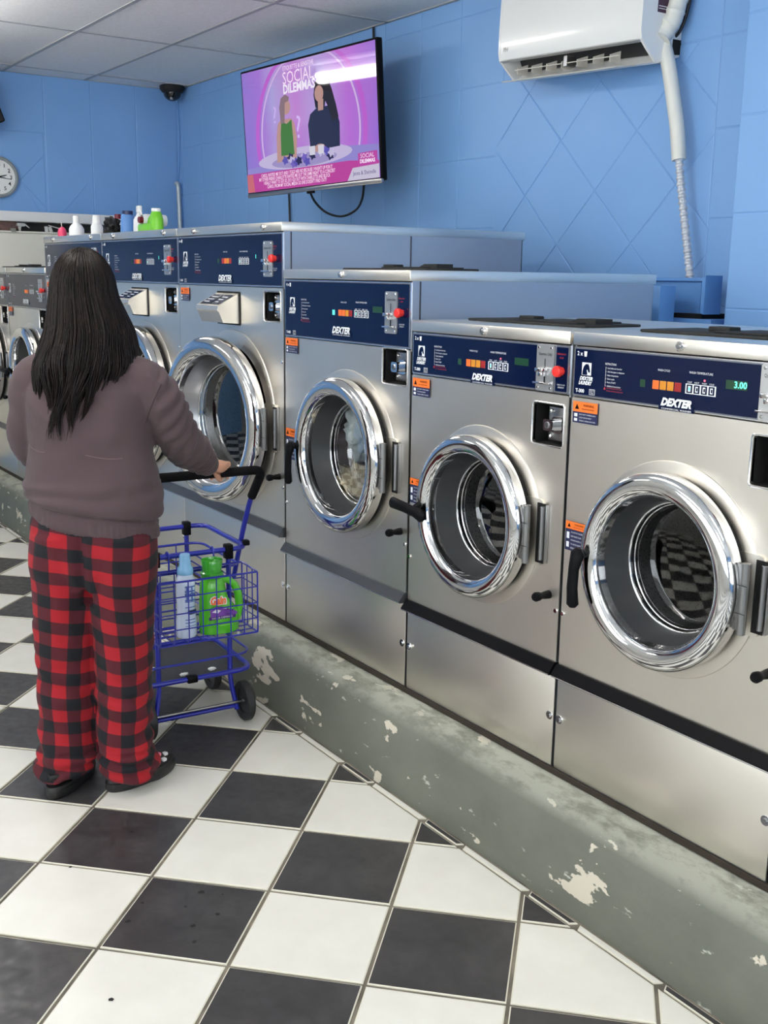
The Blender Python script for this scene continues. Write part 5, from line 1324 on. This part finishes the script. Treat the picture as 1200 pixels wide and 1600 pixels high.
b = MB(); q0 = WL_.lerp(EL_, .17); q1 = WL_.lerp(EL_, -.02); b.tube([q0, q0.lerp(q1, .3), q0.lerp(q1, .8), q1], [.036, .039, .036, .031], 24); b.obj('cuff', SWT, person, smooth=50)

b = MB(); pts = []
for i in range(13):
    t = i/12; x = .205-.050*math.sin(t*1.5); z = 1.165-.105*t+.0; xx = .232-.045*t; y = surf_y(sw_, xx, z)
    if y is not None: pts.append((xx, y-.0004, z))
if len(pts) > 3: b.tube(pts, .0011, 6); b.obj('shoulder_seam', mat('seam_dark_brown', srgb(52, 40, 42), .9), person)  # darker brown tube for the shoulder seam
# pajama pants
def leg_loft(side):
    if side < 0: rows = [(-.046, .0, .76, .098, .122), (-.054, .002, .66, .100, .120), (-.064, .004, .56, .092, .104), (-.070, .0, .45, .082, .090), (-.073, -.004, .33, .077, .084), (-.073, -.008, .20, .076, .082), (-.076, -.008, .11, .080, .086), (-.082, -.004, .060, .082, .092), (-.082, -.002, .042, .074, .084)]
    else: rows = [(.094, .0, .76, .104, .122), (.098, .0, .66, .100, .120), (.100, .0, .56, .090, .104), (.098, -.002, .45, .084, .090), (.094, -.004, .33, .079, .084), (.092, -.006, .20, .076, .082), (.094, -.006, .11, .078, .086), (.100, -.002, .060, .082, .092), (.100, .0, .042, .076, .086)]
    return rows
pel_ = MB(); pel_.loft([(.024, 0, .60, .14, .10), (.024, 0, .66, .166, .122), (.024, 0, .72, .172, .124), (.024, 0, .78, .170, .118), (.024, 0, .84, .155, .108)], 40)
ll = MB(); ll.loft(leg_loft(-1), 32); rl = MB(); rl.loft(leg_loft(1), 32)
def wr_pants(c, n):
    k_ = .004*N(c, 8, 2)+.002*N(c, 20)
    if c.z < .50: k_ += .0045*math.sin(c.z*(78 if c.x > .01 else 66)+7*N(c, 7, 9)+c.x*22)*min(1, (.52-c.z)/.3)
    if c.z < .13: k_ += .006*math.sin(c.z*150+c.x*30+5*N(c, 9))
    if c.z > .5: k_ += .0035*math.sin((c.x-CXB)*60+c.z*25+4*N(c, 5))*.7
    # cleft
    if c.y < 0 and .56 < c.z < .80: k_ -= .016*math.exp(-((c.x-.018)/.014)**2)*min(1, (.80-c.z)/.1)
    return k_
CELL = .0455
def interp(rows, z):
    for i in range(len(rows)-1):
        if rows[i][2] >= z >= rows[i+1][2]:
            t = (rows[i][2]-z)/(rows[i][2]-rows[i+1][2]); return [rows[i][k]+(rows[i+1][k]-rows[i][k])*t for k in (0, 1, 3, 4)]
    return [rows[0][k] for k in (0, 1, 3, 4)] if z > rows[0][2] else [rows[-1][k] for k in (0, 1, 3, 4)]
def uv_p(c, cc):
    side = -1 if cc.x < (.020 if cc.z > .55 else .012) else 1
    cx_, cy_, rx_, ry_ = interp(leg_loft(side), c.z)
    a = math.atan2((c.x-cx_)/rx_, -(c.y-cy_)/ry_); ac = math.atan2((cc.x-cx_)/rx_, -(cc.y-cy_)/ry_)
    if a-ac > PI: a -= 2*PI
    if ac-a > PI: a += 2*PI
    u = a*.079+(.012 if side < 0 else .033); v_ = c.z+.012*math.sin(a*1.3+side)+.006*N(c, 6, 4)+.05*(c.x-cx_)*(1 if c.z > .5 else .3)
    if side > 0: v_ += .018
    return (u/.041+.12*math.sin(c.z*11+side)+.3*N(Vector((0, 0, c.z)), 3, side*3), v_/.0365)
PLD = mat('plaid_flannel', (.4, .03, .04), .9); t_, n_, l_, b_ = nt(PLD)
uvn = n_.new('ShaderNodeUVMap'); uvn.uv_map = 'UVMap'; sx = n_.new('ShaderNodeSeparateXYZ'); l_.new(uvn.outputs[0], sx.inputs[0])
def par(sock):
    h = n_.new('ShaderNodeMath'); h.operation = 'MULTIPLY'; h.inputs[1].default_value = .5; l_.new(sock, h.inputs[0])
    f = n_.new('ShaderNodeMath'); f.operation = 'FRACT'; l_.new(h.outputs[0], f.inputs[0])
    g = n_.new('ShaderNodeMapRange'); g.inputs[1].default_value = .485; g.inputs[2].default_value = .515; l_.new(f.outputs[0], g.inputs[0]); return g.outputs[0]
pu, pv = par(sx.outputs[0]), par(sx.outputs[1])
sm = n_.new('ShaderNodeMath'); sm.operation = 'ADD'; l_.new(pu, sm.inputs[0]); l_.new(pv, sm.inputs[1])
hf = n_.new('ShaderNodeMath'); hf.operation = 'MULTIPLY'; hf.inputs[1].default_value = .5; l_.new(sm.outputs[0], hf.inputs[0])
l_.new(ramp(PLD, hf.outputs[0], [(0, srgb(152, 12, 26)), (.5, srgb(74, 11, 24)), (1, srgb(9, 11, 19))]), b_.inputs['Base Color'])
b_.inputs['Sheen Weight'].default_value = .03
bump(PLD, ntex(PLD, coords(PLD), 500, 2), .2, .0005)
pants = remesh([pel_, ll, rl], .0062, 2, person, 'pajama_pants', PLD, wr_pants, uv_p)
# shoes: black clogs with thick soles
CLG = mat('clog_black', (.012, .012, .013), .45)
def clog(ax, ay, ang, charms):
    b = MB(); 
    def oval(z, L, W, off=0, y0=0): return [(off+1.14*W*(1+.12*math.sin(a)*0)*math.cos(a)*(1 if math.sin(a) > 0 else .86), y0+L*math.sin(a), z) for a in [2*PI*i/32 for i in range(32)]]
    rings = [oval(.001, .118, .044), oval(.012, .125, .048), oval(.026, .124, .047), oval(.028, .120, .044), oval(.036, .118, .043)]
    vs = [p for r in rings for p in r]; fs = [tuple(range(31, -1, -1))]
    for i in range(len(rings)-1):
        for j in range(32): fs.append((i*32+j, i*32+(j+1) % 32, (i+1)*32+(j+1) % 32, (i+1)*32+j))
    fs.append(tuple(range(4*32, 5*32))); b.add(vs, fs)
    o = b.obj('clog', CLG, person, smooth=40); o.location = (ax, ay, 0); o.rotation_euler = (0, 0, ang)
    b = MB(); L_ = []
    for i in range(9):
        t = i/8; y = -.02+.132*t; h = .052*math.sin(PI*(.5+.46*t)); L_.append((0, y, .034, .042*math.sqrt(max(.05, 1-(t*.98)**3)), max(.006, h)))
    vs = []; fs = []
    for (x, y, z, rx, rz) in L_:
        for j in range(13): a = PI*j/12; vs.append((rx*math.cos(a), y, z+rz*math.sin(a)))
    for i in range(8):
        for j in range(12): fs.append((i*13+j, i*13+j+1, (i+1)*13+j+1, (i+1)*13+j))
    b.add(vs, fs); b.tube([(.042, -.02, .055), (.040, -.075, .062), (.0, -.116, .064), (-.040, -.075, .062), (-.042, -.02, .055)], [.009]*5, 8, flat=.5)
    u_ = b.obj('clog_upper', CLG, o, smooth=50)
    if charms:
        for i, (x, y, z, m) in enumerate(((.026, .045, .066, 'pink_charm'), (.034, .015, .070, 'pink_charm'), (.020, .075, .056, 'white_charm'), (.038, .055, .050, 'white_charm'))):
            MB().bbox(x-.007, x+.007, y-.007, y+.007, z-.004, z+.006, .003).obj('shoe_charm', mat(m, srgb(224, 120, 140) if 'pink' in m else srgb(214, 214, 214), .5), u_, smooth=30)
clog(-.078, .012, math.radians(-10), False); clog(.122, .042, math.radians(-38), True)

# hair
HAIR = mat('hair_dark', srgb(30, 22, 20), .42); t_, n_, l_, b_ = nt(HAIR)
b_.inputs['Specular IOR Level'].default_value = .2
gr = ramp(HAIR, ntex(HAIR, coords(HAIR, (40, 40, 3)), 2, 3), [(.3, srgb(9, 7, 7)), (.7, srgb(30, 20, 17))]); l_.new(gr, b_.inputs['Base Color'])
hx0, hy0, hz0 = CXB-.004, .014, 1.398
def shell(a, t, rad=1.0):
    """point on the hair volume: azimuth a (0 = back, + = right), t 0..1 from crown to tips"""
    if t < .24:
        ph = (t/.24)*PI*.5*1.02; rx, ry, rz = .083, .096, .112
        return Vector((hx0+rx*math.sin(ph)*math.sin(a)*rad, hy0-ry*math.sin(ph)*math.cos(a)*rad, hz0+rz*math.cos(ph)*rad))
    s = (t-.24)/.76; z = 1.395-.375*s
    W_ = .083+.050*min(1, s/.45)-.070*max(0, (s-.5)/.5); D_ = .096+.062*min(1, s/.42)-.012*max(0, s-.6)
    cx_ = hx0+.018*math.sin(PI*min(1, s*1.2)*.8)-.052*max(0, (s-.25)/.75)
    return Vector((cx_+W_*math.sin(a)*rad, hy0+.012*s-D_*math.cos(a)*rad, z))
# inner cap volume
vs = []; fs = []; NA, NT = 40, 26
b = MB()
for i in range(NT+1):
    for j in range(NA+1):
        a = -2.05+4.1*j/NA; t = .003+.80*i/NT; p = shell(a, t, .93); p += Vector((math.sin(a), -math.cos(a), 0))*(.006*N(Vector((a*.35, 0, 0)), 7)); vs.append(tuple(p))
for i in range(NT):
    for j in range(NA): fs.append((i*(NA+1)+j, i*(NA+1)+j+1, (i+1)*(NA+1)+j+1, (i+1)*(NA+1)+j))
b.add(vs, fs); hair = b.obj('hair', HAIR, person, smooth=180)
b = MB(); rnd = random.Random(11)
for i in range(1500):
    a = rnd.uniform(-1.95, 1.95); lock = N(Vector((a*1.1, 0, 0)), 3.0, 2)
    Lt = rnd.uniform(.80, 1.0) if abs(a) < 1.1 else rnd.uniform(.62, .9)
    if abs(a) > 1.5: Lt = rnd.uniform(.5, .74)
    ph = rnd.uniform(0, 6.28); w_ = rnd.uniform(.3, 1); rad = rnd.uniform(.93, 1.04); pts = []; st = rnd.uniform(.0, .05)
    g1 = round(a*3.2+rnd.uniform(-.35, .35))/3.2
    for q in range(17):
        t = st+(Lt-st)*q/16; k_ = max(0, (t-.35)/.65)
        aa = a*(1-.62*k_)+g1*.62*k_ ; aa *= (1-.18*k_)
        p = shell(aa, t, rad+.02*k_*math.sin(ph))
        p.x += .010*k_*math.sin(13*t+g1*5+.5*math.sin(ph))*(.6+w_)+.016*k_*lock; p.y -= .012*k_*math.cos(12*t+g1*4+.4*ph)*w_
        pts.append(p)
    r0 = rnd.uniform(.0010, .0021)
    b.tube(pts, [r0*.6]+[r0]*11+[r0*.85, r0*.7, r0*.5, r0*.35, r0*.15], 4, cap=False)
for i in range(26):     # loose strands falling forward over the left shoulder and flyaways at the right
    s_ = -1 if i < 18 else 1; x0 = hx0+s_*.080; pts = []
    e = rnd.uniform(.6, 1.0)
    for q in range(12):
        t = q/11; pts.append(Vector((x0+s_*(.012*t+ (.040 if s_ < 0 else .030)*t*t*e), hy0-.03+rnd.uniform(-.002, .002)-.05*t, 1.33-(.22 if s_ < 0 else .13)*t*e)))
    b.tube(pts, [.0014]*8+[.0011, .0008, .0005, .0003], 4, cap=False)
b.obj('hair_strands', HAIR, hair, smooth=180, kind='stuff')
